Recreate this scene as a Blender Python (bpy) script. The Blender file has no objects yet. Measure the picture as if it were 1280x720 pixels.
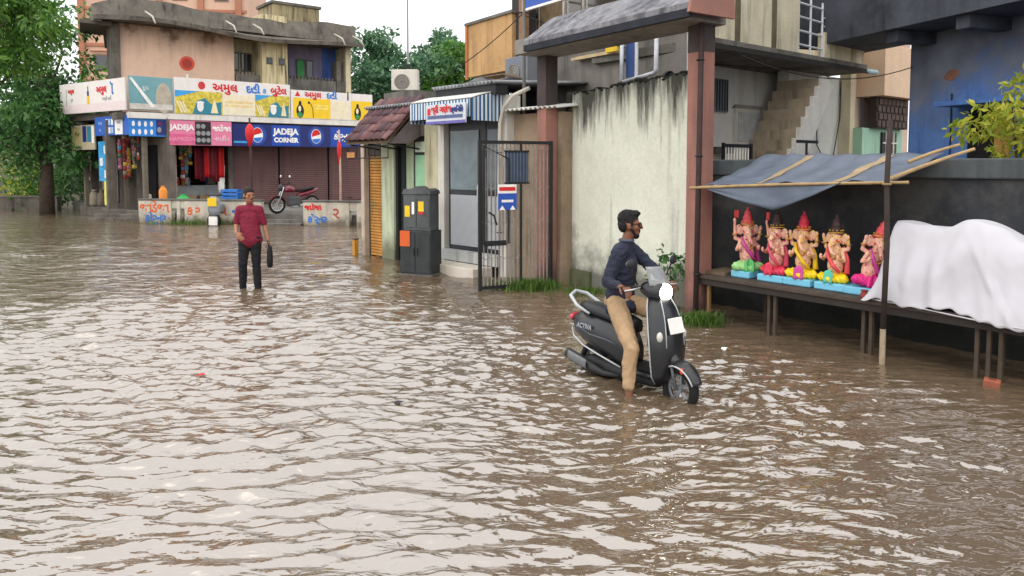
import bpy, bmesh, math, random
import numpy as np
from mathutils import Vector, Matrix, Euler
random.seed(7); np.random.seed(7)
R = math.radians
SC = bpy.context.scene
COL = SC.collection

# ------------------------------------------------------------------ camera
cam = bpy.data.cameras.new('camera'); cam_o = bpy.data.objects.new('camera', cam); COL.objects.link(cam_o)
cam.sensor_width = 36.0; cam.lens = 36.0*924/1280
cam.shift_y = -100/1280
cam.clip_start = 0.05; cam.clip_end = 800
cam_o.location = (0, 0, 2.0)
cam_o.rotation_euler = (R(90) - math.atan(55/924), 0, 0)
SC.camera = cam_o

# ------------------------------------------------------------------ sky, sun, exposure (bright overcast)
SUN_EL, SUN_AZ = R(58), R(215)
w = bpy.data.worlds.new('World'); SC.world = w; w.use_nodes = True
nt = w.node_tree; nt.nodes.clear()
sky = nt.nodes.new('ShaderNodeTexSky'); sky.sky_type = 'NISHITA'; sky.sun_disc = False
sky.sun_elevation = SUN_EL; sky.sun_rotation = SUN_AZ; sky.dust_density = 6; sky.air_density = 1.2
mx = nt.nodes.new('ShaderNodeMix'); mx.data_type = 'RGBA'; mx.inputs[0].default_value = 0.86
mx.inputs[7].default_value = (8.95, 8.95, 9.0, 1)          # the even cloud layer over the clear sky
bg = nt.nodes.new('ShaderNodeBackground'); bg.inputs[1].default_value = 0.14
ow = nt.nodes.new('ShaderNodeOutputWorld')
nt.links.new(sky.outputs[0], mx.inputs[6]); nt.links.new(mx.outputs[2], bg.inputs[0]); nt.links.new(bg.outputs[0], ow.inputs[0])
sun = bpy.data.lights.new('sun', 'SUN'); sun.energy = 1.4; sun.angle = R(165); sun.color = (1, .965, .92)
sun_o = bpy.data.objects.new('sun', sun); COL.objects.link(sun_o)
_d = Vector((math.sin(SUN_AZ)*math.cos(SUN_EL), math.cos(SUN_AZ)*math.cos(SUN_EL), math.sin(SUN_EL)))
sun_o.rotation_euler = _d.to_track_quat('Z', 'Y').to_euler()
SC.view_settings.view_transform = 'Standard'; SC.view_settings.look = 'None'
SC.view_settings.gamma = 1; SC.view_settings.exposure = 0.42; SC.view_settings.use_curve_mapping = False
SC.cycles.max_bounces = 8; SC.cycles.transparent_max_bounces = 12
SC.cycles.caustics_reflective = False; SC.cycles.caustics_refractive = False
SC.cycles.use_denoising = True

# ------------------------------------------------------------------ materials
def lin(h):
    h = h.lstrip('#'); o = []
    for i in (0, 2, 4):
        c = int(h[i:i+2], 16)/255; o.append(c/12.92 if c <= .04045 else ((c+.055)/1.055)**2.4)
    return tuple(o)
MATS = {}
def _rgb(c): return (*(lin(c) if isinstance(c, str) else c), 1)
def M(name, col, rough=.75, var=.18, scale=5, streak=0, streak_col=(.03, .03, .028), blotch=0, blotch_col=(.05, .045, .04),
      blotch_scale=1.2, bump=.0, bump_scale=60, metal=0, spec=.35, fine=.10, emit=0, coat=0, streak_scale=5.0, lo=.5):
    """painted / weathered surface: base colour with broad and fine variation, vertical rain streaks, dirt blotches, relief"""
    if name in MATS: return MATS[name]
    m = bpy.data.materials.new(name); m.use_nodes = True; MATS[name] = m
    t = m.node_tree; N = t.nodes; L = t.links; b = N['Principled BSDF']
    geo = N.new('ShaderNodeNewGeometry'); pos = geo.outputs['Position']
    def noise(sc, det=4, vec=None, rg=.55):
        n = N.new('ShaderNodeTexNoise'); n.inputs['Scale'].default_value = sc; n.inputs['Detail'].default_value = det
        n.inputs['Roughness'].default_value = rg; L.new(vec or pos, n.inputs['Vector']); return n.outputs['Fac']
    def mix(fac, a, c, typ='MIX'):
        n = N.new('ShaderNodeMix'); n.data_type = 'RGBA'; n.blend_type = typ
        if isinstance(fac, (int, float)): n.inputs[0].default_value = fac
        else: L.new(fac, n.inputs[0])
        for i, s in ((6, a), (7, c)):
            if isinstance(s, tuple): n.inputs[i].default_value = s if len(s) == 4 else (*s, 1)
            else: L.new(s, n.inputs[i])
        return n.outputs[2]
    def ramp(fac, a, c):
        n = N.new('ShaderNodeMapRange'); n.inputs[1].default_value = a; n.inputs[2].default_value = c; L.new(fac, n.inputs[0]); n.clamp = True; return n.outputs[0]
    c = _rgb(col); d = tuple(x*(1-var) for x in c[:3]); e = tuple(min(.95, x*(1+var)) for x in c[:3])
    out = mix(ramp(noise(scale), .3, .7), d, e)
    if fine: out = mix(ramp(noise(scale*14, 3), .35, .7), out, mix(.0, out, out) if False else tuple(x*(1-fine*2.2) for x in c[:3])) if fine > .2 else mix(fine, out, mix(ramp(noise(scale*14, 3), .35, .65), tuple(x*.35 for x in c[:3]), tuple(min(1, x*1.4) for x in c[:3])))
    if streak:
        mp = N.new('ShaderNodeMapping'); mp.inputs['Scale'].default_value = (streak_scale, streak_scale, streak_scale*.07); L.new(pos, mp.inputs[0])
        s = ramp(noise(1.0, 6, mp.outputs[0], .62), lo, lo+.17); g = ramp(noise(.9, 3), .32, .62)
        mm = N.new('ShaderNodeMath'); mm.operation = 'MULTIPLY'; L.new(s, mm.inputs[0]); L.new(g, mm.inputs[1])
        m2 = N.new('ShaderNodeMath'); m2.operation = 'MULTIPLY'; L.new(mm.outputs[0], m2.inputs[0]); m2.inputs[1].default_value = streak
        out = mix(m2.outputs[0], out, _rgb(streak_col))
    if blotch:
        s = ramp(noise(blotch_scale, 8, None, .68), .5, .66)
        m2 = N.new('ShaderNodeMath'); m2.operation = 'MULTIPLY'; L.new(s, m2.inputs[0]); m2.inputs[1].default_value = blotch
        out = mix(m2.outputs[0], out, _rgb(blotch_col))
    L.new(out, b.inputs['Base Color'])
    b.inputs['Roughness'].default_value = rough; b.inputs['Metallic'].default_value = metal; b.inputs['Specular IOR Level'].default_value = spec
    if coat: b.inputs['Coat Weight'].default_value = coat; b.inputs['Coat Roughness'].default_value = .08
    if emit: b.inputs['Emission Color'].default_value = c; b.inputs['Emission Strength'].default_value = emit
    if bump:
        bn = N.new('ShaderNodeBump'); bn.inputs['Strength'].default_value = bump; bn.inputs['Distance'].default_value = .02
        L.new(noise(bump_scale, 5), bn.inputs['Height']); L.new(bn.outputs[0], b.inputs['Normal'])
    return m
def stain(m, z0, z1, col, amp=1.0, sc=1.5, flip=False, strength=1.0, zs=1.0, col2=None):
    """a stain with an uneven edge between heights z0 (clear) and z1 (full)"""
    t = m.node_tree; N = t.nodes; L = t.links; b = N['Principled BSDF']; old = b.inputs['Base Color'].links[0].from_socket
    ge = N.new('ShaderNodeNewGeometry'); sp = N.new('ShaderNodeSeparateXYZ'); L.new(ge.outputs['Position'], sp.inputs[0])
    mp = N.new('ShaderNodeMapping'); mp.inputs['Scale'].default_value = (1, 1, zs); L.new(ge.outputs['Position'], mp.inputs[0])
    nz = N.new('ShaderNodeTexNoise'); nz.inputs['Scale'].default_value = sc; nz.inputs['Detail'].default_value = 8; nz.inputs['Roughness'].default_value = .65; L.new(mp.outputs[0], nz.inputs['Vector'])
    ma = N.new('ShaderNodeMath'); ma.operation = 'MULTIPLY_ADD'; L.new(nz.outputs['Fac'], ma.inputs[0]); ma.inputs[1].default_value = amp*2; L.new(sp.outputs[2], ma.inputs[2])
    mr = N.new('ShaderNodeMapRange'); mr.inputs[1].default_value = z0+amp; mr.inputs[2].default_value = z1+amp; mr.inputs[4].default_value = strength; L.new(ma.outputs[0], mr.inputs[0])
    mm = N.new('ShaderNodeMix'); mm.data_type = 'RGBA'; L.new(mr.outputs[0], mm.inputs[0]); L.new(old, mm.inputs[6]); mm.inputs[7].default_value = _rgb(col)
    if col2:
        n3 = N.new('ShaderNodeTexNoise'); n3.inputs['Scale'].default_value = 2.2; n3.inputs['Detail'].default_value = 6; L.new(ge.outputs['Position'], n3.inputs['Vector'])
        c3 = N.new('ShaderNodeMix'); c3.data_type = 'RGBA'; c3.inputs[6].default_value = _rgb(col); c3.inputs[7].default_value = _rgb(col2); L.new(n3.outputs['Fac'], c3.inputs[0]); L.new(c3.outputs[2], mm.inputs[7])
    L.new(mm.outputs[2], b.inputs['Base Color']); return m
def glass_mat(name, col, rough=.05):
    m = M(name, col, rough=rough, var=.1, fine=0, spec=.8); return m
def leaf_mat(name, c1, c2, trans=.35):
    m = bpy.data.materials.new(name); m.use_nodes = True; MATS[name] = m
    t = m.node_tree; N = t.nodes; L = t.links; N.clear()
    g = N.new('ShaderNodeNewGeometry'); r = N.new('ShaderNodeMix'); r.data_type = 'RGBA'
    r.inputs[6].default_value = _rgb(c1); r.inputs[7].default_value = _rgb(c2); L.new(g.outputs['Random Per Island'], r.inputs[0])
    b = N.new('ShaderNodeBsdfPrincipled'); b.inputs['Roughness'].default_value = .45; b.inputs['Specular IOR Level'].default_value = .35
    tr = N.new('ShaderNodeBsdfTranslucent'); mx = N.new('ShaderNodeMixShader'); mx.inputs[0].default_value = trans
    o = N.new('ShaderNodeOutputMaterial')
    L.new(r.outputs[2], b.inputs['Base Color']); L.new(r.outputs[2], tr.inputs[0]); L.new(b.outputs[0], mx.inputs[1]); L.new(tr.outputs[0], mx.inputs[2]); L.new(mx.outputs[0], o.inputs[0])
    return m

# ------------------------------------------------------------------ mesh helpers
class B:
    """collects shapes in one bmesh; obj() links them as ONE mesh object"""
    def __init__(s): s.bm = bmesh.new()
    def box(s, x0, x1, y0, y1, z0, z1):
        v = [s.bm.verts.new(p) for p in ((x0,y0,z0),(x1,y0,z0),(x1,y1,z0),(x0,y1,z0),(x0,y0,z1),(x1,y0,z1),(x1,y1,z1),(x0,y1,z1))]
        for f in ((3,2,1,0),(4,5,6,7),(0,1,5,4),(1,2,6,5),(2,3,7,6),(3,0,4,7)): s.bm.faces.new([v[i] for i in f])
        return s
    def obox(s, c, size, rot=(0,0,0)):
        m = Matrix.Translation(c) @ Euler(rot).to_matrix().to_4x4() @ Matrix.Diagonal((*size, 1))
        bmesh.ops.create_cube(s.bm, size=1, matrix=m); return s
    def ring(s, c, ax, r, n, up=None):
        ax = Vector(ax).normalized(); up = Vector(up) if up else (Vector((0,0,1)) if abs(ax.z) < .9 else Vector((1,0,0)))
        a = ax.cross(up).normalized(); b = a.cross(ax)
        rx, rz = r if isinstance(r, tuple) else (r, r)
        return [Vector(c) + a*(rx*math.cos(2*math.pi*i/n)) + b*(rz*math.sin(2*math.pi*i/n)) for i in range(n)]
    def loft(s, rings, caps=True, close=True):
        vs = [[s.bm.verts.new(p) for p in r] for r in rings]; n = len(vs[0])
        for a, b in zip(vs, vs[1:]):
            for i in range(n if close else n-1):
                j = (i+1) % n
                s.bm.faces.new((a[i], a[j], b[j], b[i]))
        if caps and close:
            s.bm.faces.new(vs[0][::-1]); s.bm.faces.new(vs[-1])
        return s
    def tube(s, pts, r, n=8, caps=True):
        pts = [Vector(p) for p in pts]; rs = r if isinstance(r, (list, tuple)) and len(r) == len(pts) and not (isinstance(r, tuple) and len(r) == 2 and len(pts) != 2) else [r]*len(pts)
        rings = []; up = None
        for i, p in enumerate(pts):
            ax = (pts[min(i+1, len(pts)-1)] - pts[max(i-1, 0)])
            if up is None: up = Vector((0,0,1)) if abs(ax.normalized().z) < .9 else Vector((1,0,0))
            rings.append(s.ring(p, ax, rs[i], n, up))
        return s.loft(rings, caps)
    def cone(s, p0, p1, r0, r1=None, n=12): return s.tube([p0, p1], [r0, r0 if r1 is None else r1], n)
    def ell(s, c, r, seg=14, rings=9, rot=(0,0,0)):
        if isinstance(r, (int, float)): r = (r, r, r)
        m = Matrix.Translation(c) @ Euler(rot).to_matrix().to_4x4() @ Matrix.Diagonal((*r, 1))
        bmesh.ops.create_uvsphere(s.bm, u_segments=seg, v_segments=rings, radius=1, matrix=m); return s
    def prism(s, poly, y0, y1, axis='y'):
        """polygon in the other two axes, extruded from y0 to y1 along axis"""
        def mk(a, b, t): return {'y': (a, t, b), 'x': (t, a, b), 'z': (a, b, t)}[axis]
        r0 = [s.bm.verts.new(mk(a, b, y0)) for a, b in poly]; r1 = [s.bm.verts.new(mk(a, b, y1)) for a, b in poly]
        n = len(poly); s.bm.faces.new(r0); s.bm.faces.new(r1[::-1])
        for i in range(n): s.bm.faces.new((r0[i], r1[i], r1[(i+1) % n], r0[(i+1) % n]))
        return s
    def sheet(s, fn, nu, nv):
        g = [[s.bm.verts.new(fn(i/nu, j/nv)) for j in range(nv+1)] for i in range(nu+1)]
        for i in range(nu):
            for j in range(nv): s.bm.faces.new((g[i][j], g[i+1][j], g[i+1][j+1], g[i][j+1]))
        return s
    def torus(s, c, Rr, r, ax='y', n=28, m=10, flat=1.0):
        rings = []
        for i in range(n):
            a = 2*math.pi*i/n; q = []
            for j in range(m):
                b = 2*math.pi*j/m; rad = Rr + r*math.cos(b); h = r*flat*math.sin(b)
                q.append(Vector((c[0]+rad*math.cos(a), c[1]+h, c[2]+rad*math.sin(a))) if ax == 'y' else Vector((c[0]+rad*math.cos(a), c[1]+rad*math.sin(a), c[2]+h)))
            rings.append(q)
        rings.append(rings[0])
        return s.loft(rings, caps=False)
    def mesh(s, name):
        bmesh.ops.remove_doubles(s.bm, verts=s.bm.verts, dist=1e-5)
        bmesh.ops.recalc_face_normals(s.bm, faces=s.bm.faces)
        me = bpy.data.meshes.new(name); s.bm.to_mesh(me); s.bm.free(); return me
    def obj(s, name, mat, parent=None, smooth=False, bevel=0, solid=0, sub=0, segs=2):
        me = s.mesh(name); me.materials.append(mat)
        if smooth: me.polygons.foreach_set('use_smooth', [True]*len(me.polygons))
        o = bpy.data.objects.new(name, me); COL.objects.link(o); o.parent = parent
        if solid: md = o.modifiers.new('s', 'SOLIDIFY'); md.thickness = solid; md.offset = 0
        if bevel: md = o.modifiers.new('b', 'BEVEL'); md.width = bevel; md.segments = segs; md.limit_method = 'ANGLE'
        if sub: md = o.modifiers.new('u', 'SUBSURF'); md.levels = sub; md.render_levels = sub
        return o
def tag(o, label, cat, group=None):
    o['label'] = label; o['category'] = cat
    if group: o['group'] = group
    return o
def thing(name, label, cat, loc=(0,0,0), rotz=0, group=None):
    o = bpy.data.objects.new(name, None); COL.objects.link(o); o.empty_display_size = .1
    o.location = loc; o.rotation_euler = (0, 0, rotz); return tag(o, label, cat, group)
def struct(o): o['kind'] = 'structure'; return o
def stuff(o): o['kind'] = 'stuff'; return o
class Frame:
    """a facade: u runs along it (left to right as seen from the street), v goes inward, z up"""
    def __init__(s, a, b):
        s.o = Vector((a[0], a[1], 0)); d = Vector((b[0]-a[0], b[1]-a[1], 0)); s.L = d.length; s.u = d/s.L
        s.v = Vector((-s.u.y, s.u.x, 0)); s.ang = math.atan2(s.u.y, s.u.x)
    def at(s, u, v=0, z=0): return s.o + s.u*u + s.v*v + Vector((0, 0, z))
    def thing(s, name, label, cat, u=0, v=0, z=0, group=None, turn=0): return thing(name, label, cat, s.at(u, v, z), s.ang+turn, group)
def txt(body, size, mat, parent, x, y, z, align='CENTER', bold=.0, sx=1.0, name='lettering', rot=None, shear=0):
    cu = bpy.data.curves.new('t', 'FONT'); cu.body = body; cu.size = size; cu.align_x = align; cu.align_y = 'CENTER'; cu.extrude = .002; cu.offset = bold; cu.shear = shear
    cu.resolution_u = 3
    o = bpy.data.objects.new('t', cu); COL.objects.link(o)
    dg = bpy.context.evaluated_depsgraph_get(); me = bpy.data.meshes.new_from_object(o.evaluated_get(dg)); bpy.data.objects.remove(o)
    me.materials.clear(); me.materials.append(mat); me.name = name
    q = bpy.data.objects.new(name, me); COL.objects.link(q); q.parent = parent; q.location = (x, y, z); q.rotation_euler = rot or (R(90), 0, 0); q.scale = (sx, 1, 1)
    return q
def blob(name, prims, mat, parent=None, voxel=.012, it=6, fac=.5):
    """several tapered limbs and ellipsoids fused into ONE continuous surface"""
    b = B()
    for p in prims:
        if p[0] == 'c':
            _, p0, p1, r0, r1 = p; p0, p1 = Vector(p0), Vector(p1); n = 5
            ax = p1-p0; L = max(ax.length, 1e-6); axn = ax/L; rs = []
            def cs(r): return r if isinstance(r, tuple) else (r, r)
            a0, a1 = cs(r0), cs(r1)
            for t, k in ((-.98, .2), (-.8, .6), (-.45, .89)): rs.append((p0+axn*(t*min(a0)), (a0[0]*k, a0[1]*k)))
            rs.append((p0, a0)); rs.append((p1, a1))
            for t, k in ((.45, .89), (.8, .6), (.98, .2)): rs.append((p1+axn*(t*min(a1)), (a1[0]*k, a1[1]*k)))
            b.loft([b.ring(c, axn, r, 14) for c, r in rs])
        else:
            b.ell(p[1], p[2], 18, 12, p[3] if len(p) > 3 else (0,0,0))
    bmesh.ops.recalc_face_normals(b.bm, faces=b.bm.faces)
    me = bpy.data.meshes.new(name); b.bm.to_mesh(me); b.bm.free()
    o = bpy.data.objects.new('tmp', me); COL.objects.link(o)
    md = o.modifiers.new('r', 'REMESH'); md.mode = 'VOXEL'; md.voxel_size = voxel; md.use_smooth_shade = True
    ms = o.modifiers.new('s', 'SMOOTH'); ms.factor = fac; ms.iterations = it
    dg = bpy.context.evaluated_depsgraph_get(); m2 = bpy.data.meshes.new_from_object(o.evaluated_get(dg)); bpy.data.objects.remove(o)
    m2.materials.clear(); m2.materials.append(mat); m2.name = name
    m2.polygons.foreach_set('use_smooth', [True]*len(m2.polygons))
    q = bpy.data.objects.new(name, m2); COL.objects.link(q); q.parent = parent; return q
def copy_tree(o, parent=None):
    c = o.copy(); COL.objects.link(c); c.parent = parent
    for ch in list(o.children): copy_tree(ch, c)
    return c
def leaves(name, clusters, per, size, mat, parent=None, long=1.8, droop=.3, seed=1, shell=.55):
    """foliage: many separate bent leaves in uneven clumps"""
    rg = np.random.RandomState(seed); V = []; Fc = []; k = 0
    for c, r in clusters:
        r = np.array(r if hasattr(r, '__len__') else (r, r, r)); n = int(per*(np.prod(r)**(2/3)))
        d = rg.normal(size=(n, 3)); d /= np.linalg.norm(d, axis=1)[:, None]
        rad = shell + (1-shell)*rg.rand(n)**.6; rad *= 1 + .18*np.sin(d[:, 0]*5+c[0])*np.cos(d[:, 2]*6+c[1])
        p = np.array(c) + d*rad[:, None]*r
        a = d*.5 + rg.normal(size=(n, 3))*.7; a[:, 2] -= droop; a /= np.linalg.norm(a, axis=1)[:, None]
        b = np.cross(a, rg.normal(size=(n, 3))); b /= np.linalg.norm(b, axis=1)[:, None]; nn = np.cross(a, b)
        s = size*(.6+.8*rg.rand(n))[:, None]
        q = [p, p + a*s*long*.5 + b*s*.42 + nn*s*.1, p + a*s*long - nn*s*.15, p + a*s*long*.5 - b*s*.42 + nn*s*.1]
        V.append(np.stack(q, 1).reshape(-1, 3)); idx = np.arange(n)*4 + k
        Fc.append(np.stack([idx, idx+1, idx+2, idx+3], 1)); k += 4*n
    V = np.concatenate(V); Fc = np.concatenate(Fc)
    me = bpy.data.meshes.new(name); me.vertices.add(len(V)); me.vertices.foreach_set('co', V.ravel())
    me.loops.add(len(Fc)*4); me.loops.foreach_set('vertex_index', Fc.ravel().astype(np.int32))
    me.polygons.add(len(Fc)); me.polygons.foreach_set('loop_start', np.arange(0, len(Fc)*4, 4, dtype=np.int32))
    me.update(calc_edges=True); me.validate(); me.materials.append(mat)
    o = bpy.data.objects.new(name, me); COL.objects.link(o); o.parent = parent; return o

# facades of the street (world metres, camera stands at the origin)
LB = Frame((-13.68, 26.5), (-6.33, 32.5))      # corner shop block, long front
LL = Frame((-17.98, 29.4), (-13.68, 26.5))     # corner shop block, short front
SF = Frame((-3.19, 16.29), (.30, 12.5))        # row of small shops
GF = Frame((.60, 12.05), (2.35, 9.5))          # gateway
TF = Frame((3.03, 8.51), (4.4, 6.67))          # stall along the compound wall
HB = Frame((3.25, 12), (6.77, 14.9))           # house with the stair
BB = Frame((7.29, 13.5), (8.0, 11.2))          # blue house
# ------------------------------------------------------------------ shared materials
concrete = M('weathered concrete', '#6f6c66', .9, .3, 2.2, streak=.75, streak_col='#2a2926', blotch=.55, blotch_col='#3a3935', bump=.4, bump_scale=18)
dark_concrete = M('sooty concrete', '#68635b', .92, .3, 1.6, streak=.85, streak_col='#2b2926', blotch=.6, blotch_col='#3a3833', bump=.4, bump_scale=14)
black_metal = M('black painted iron', '#17181a', .55, .3, 20, spec=.4)
white_paint = M('white paint', '#d9d6cf', .6, .08, 3, streak=.3, streak_col='#8d877b')
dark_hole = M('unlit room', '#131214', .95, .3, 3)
cream = M('cream plaster', '#cfc4a6', .9, .12, 2, streak=.6, streak_col='#5d5545', blotch=.35, blotch_col='#7d745e', bump=.25)
timber = M('grey timber', '#6a5a48', .85, .3, 9, bump=.3)
rubber = M('black rubber', '#121213', .75, .15, 20)
chrome = M('bright metal', '#b9bbbd', .28, .06, 5, metal=1, fine=0)
silver = M('silver paint', '#c3c5c6', .35, .06, 5, metal=.4)
inks = {k: M('print ' + k, v, .55, .10, 3, fine=.05, streak=.3, streak_col='#6f6a62') for k, v in dict(red='#d0252b', blue='#2a74c9', white='#f0eeea', navy='#1b2d73', grey='#8e9093', yellow='#f0c926',
        black='#17171a', pink='#e58aa8', teal='#2f7f93', cream='#e9dcb4', orange='#d8622c', skyblue='#3d9bd8', green='#3c8c4d', maroon='#7c1e2c', peach='#e6b79a', olive='#9c8a35').items()}

# ------------------------------------------------------------------ ground and flood water
g = B(); g.box(-260, 260, -60, 420, -1.2, -.28)
struct(g.obj('ground', M('silt', '#5a4c3c', .95, .2, 1)))
def wave_height(x, y):
    rg = np.random.RandomState(21); h = np.zeros_like(x)
    wx = x + .20*np.sin(.9*y+.5*x+1) + .09*np.sin(2.3*x-1.7*y); wy = y + .16*np.sin(.8*x-.6*y) + .05*np.sin(2.9*y+1.1*x+2) + .025*np.sin(5.3*x+2.2*y) + .012*np.sin(9.7*x-3.1*y+1)
    patch = .60 + .40*np.sin(.55*x+.35*y+.6)*np.cos(.42*y-.3*x+1.0)
    rightcalm = 1/(1+np.exp(-(x-.6)*1.1))                       # the flood lies stiller towards the stall
    step = np.maximum(.0165 + .0135*np.maximum(y-8, 0), .019 + .033*np.maximum(np.abs(x)-5.2, 0))
    for i in range(64):
        f = (i+rg.rand())/64; lam = .055*(7.2**f); k = 2*math.pi/lam; keep = np.clip(lam/(3.2*step) - .25, 0, 1)
        th = R(97 if i % 4 else 68) + rg.normal()*(.34-.20*f)
        ph = rg.rand()*6.28; amp = .0128*lam*(1.0+.35*f)
        s = np.sin(k*(math.cos(th)*wx + math.sin(th)*wy) + ph)
        mod = .5 + .5*np.sin(rg.uniform(.6, 2.2)*x + rg.uniform(.6, 2.2)*y + rg.rand()*6)
        h += keep*amp*mod*(1-.5*rightcalm)*(2*((1+s)*.5)**1.3 - 1)
    h *= .7 + .55*patch
    far = np.clip((y-8.5)/5, 0, 1)                                # longer swell shows farther up the road
    for i in range(16):
        lam = rg.uniform(.45, 1.5); k = 2*math.pi/lam; th = R(92) + rg.normal()*.35; ph = rg.rand()*6.28; keep = np.clip(lam/(3.2*step) - .25, 0, 1)
        h += far*keep*.0062*lam*(.5+.5*np.sin(rg.uniform(.2, .7)*x + rg.uniform(.2, .7)*y + ph))*np.sin(k*(math.cos(th)*wx + math.sin(th)*wy) + ph)
    for cx, cy, a, lam, fall in ((1.42, 6.2, .007, .16, .6), (.76, 7.05, .006, .18, .7), (1.01, 6.34, .005, .13, .5), (-4.19, 11.7, .008, .26, 1.2)):
        r = np.hypot(x-cx, y-cy); h += a*np.sin(2*math.pi*r/lam)*np.exp(-r/fall)
    return h*np.clip((60-y)/40, .15, 1)
def graded(lo, hi, centre0, centre1, fine_step, grow, grow_lo):
    c = list(np.arange(centre0, centre1, fine_step)); s = fine_step; a = c[-1]
    while a < hi: s *= grow; a += s; c.append(a)
    s = fine_step; a = c[0]
    while a > lo: s *= grow_lo; a -= s; c.insert(0, a)
    return np.array(c)
xs = graded(-200, 200, -5.2, 5.2, .019, 1.035, 1.03); ys = graded(-40, 380, 2.4, 8.0, .0165, 1.0135, 1.15)
X, Y = np.meshgrid(xs, ys, indexing='ij'); Z = wave_height(X, Y)
nx, ny = X.shape; co = np.stack([X, Y, Z], -1).reshape(-1, 3)
ii = np.arange((nx-1)*ny).reshape(nx-1, ny)[:, :-1].ravel()
Fq = np.stack([ii, ii+ny, ii+ny+1, ii+1], 1)
me = bpy.data.meshes.new('flood_water'); me.vertices.add(len(co)); me.vertices.foreach_set('co', co.ravel())
me.loops.add(len(Fq)*4); me.loops.foreach_set('vertex_index', Fq.ravel().astype(np.int32))
me.polygons.add(len(Fq)); me.polygons.foreach_set('loop_start', np.arange(0, len(Fq)*4, 4, dtype=np.int32)); me.polygons.foreach_set('use_smooth', np.ones(len(Fq), bool))
me.update(calc_edges=True)
print('water quads', len(Fq))
mw = bpy.data.materials.new('muddy water'); mw.use_nodes = True; t = mw.node_tree; N = t.nodes; L = t.links; b = N['Principled BSDF']
geo = N.new('ShaderNodeNewGeometry')
n1 = N.new('ShaderNodeTexNoise'); n1.inputs['Scale'].default_value = .35; n1.inputs['Detail'].default_value = 5; L.new(geo.outputs['Position'], n1.inputs['Vector'])
cr = N.new('ShaderNodeMix'); cr.data_type = 'RGBA'; cr.inputs[6].default_value = (.11, .078, .048, 1); cr.inputs[7].default_value = (.155, .112, .072, 1)
L.new(n1.outputs['Fac'], cr.inputs[0]); L.new(cr.outputs[2], b.inputs['Base Color'])
b.inputs['Roughness'].default_value = .06; b.inputs['IOR'].default_value = 3.0; b.inputs['Specular IOR Level'].default_value = .5
def ripple(scale, rot, det, strength, dist, prev=None):
    mp = N.new('ShaderNodeMapping'); mp.inputs['Scale'].default_value = scale; mp.inputs['Rotation'].default_value = (0, 0, rot); L.new(geo.outputs['Position'], mp.inputs[0])
    n = N.new('ShaderNodeTexNoise'); n.inputs['Scale'].default_value = 1; n.inputs['Detail'].default_value = det; n.inputs['Distortion'].default_value = .6; L.new(mp.outputs[0], n.inputs['Vector'])
    bp = N.new('ShaderNodeBump'); bp.inputs['Strength'].default_value = strength; bp.inputs['Distance'].default_value = dist; L.new(n.outputs['Fac'], bp.inputs['Height'])
    if prev: L.new(prev, bp.inputs['Normal'])
    return bp.outputs[0]
nn = ripple((2.6, 6.2, 1), .12, 3, .8, .06); nn = ripple((11, 22, 1), -.2, 2, .35, .012, nn); L.new(nn, b.inputs['Normal'])
me.materials.append(mw); wo = bpy.data.objects.new('flood_water', me); COL.objects.link(wo); struct(wo)
# ================================================================== corner shop block across the flooded road
pink_wall = M('pink weathered plaster', '#d6ae94', .92, .14, 1.2, streak=.55, streak_col='#5f4a3d', blotch=.65, blotch_col='#94796a', bump=.3, bump_scale=8)
cream_stain = M('cream pilaster plaster', '#cdbf98', .92, .12, 2, streak=.9, streak_col='#4a4437', streak_scale=9, lo=.46, bump=.2)
grey_paint = M('grey shop wall', '#6b645b', .9, .25, 2, streak=.6, blotch=.5)
shutter_mat = M('mauve shutter paint', '#7c5e5c', .55, .10, 1.1, streak=.4, streak_col='#4a3439', spec=.4)
blue_wall2 = M('blue balcony paint', '#4f6bb4', .9, .2, 2, streak=.4, streak_col='#2c3456')
mauve_wall = M('mauve balcony paint', '#857f9a', .9, .2, 2, streak=.5, streak_col='#3b3947', blotch=.3)
stain(pink_wall, 6.2, 7.2, '#4f4038', amp=1.6, sc=2.5, zs=.15, strength=.8); stain(pink_wall, 5.0, 3.9, '#8f7a6c', amp=1.2, sc=1.3, strength=.7)
stain(pink_wall, 7.6, 7.0, '#e0c4ae', amp=2.4, sc=1.1, strength=.55)
root = LB.thing('shop_building', 'two-storey corner block with pink upper wall, mauve shutters and stained concrete eaves', 'building')
def part(name, mat, x0, x1, y0, y1, z0, z1, bevel=0, parent=None):
    return B().box(x0, x1, y0, y1, z0, z1).obj(name, mat, parent or root, bevel=bevel)
part('floor_slab', concrete, -.4, 10.9, 1.3, 9.5, -.4, .34)
part('back_wall', grey_paint, -.4, 10.9, 4.9, 5.2, .34, 3.7)
part('side_wall', grey_paint, 10.6, 10.9, 1.6, 4.9, .34, 3.86)
for x0, x1 in ((-.45, -.15), (.55, .78), (1.72, 1.95), (3.95, 4.18), (10.35, 10.6)): part('pier', cream if x0 in (1.72,) else grey_paint, x0, x1, 1.45, 1.75, .34, 3.62)
part('partition', grey_paint, 4.0, 4.15, 1.75, 4.9, .34, 3.62)
part('soffit', dark_concrete, -.3, 10.6, .35, 9.0, 3.62, 3.86)
fs = part('fascia_strip', M('white fascia', '#dcd9d2', .6, .1, 2, streak=.35, streak_col='#77736b'), .0, 9.95, -.04, .34, 3.64, 3.86, .01)
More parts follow.
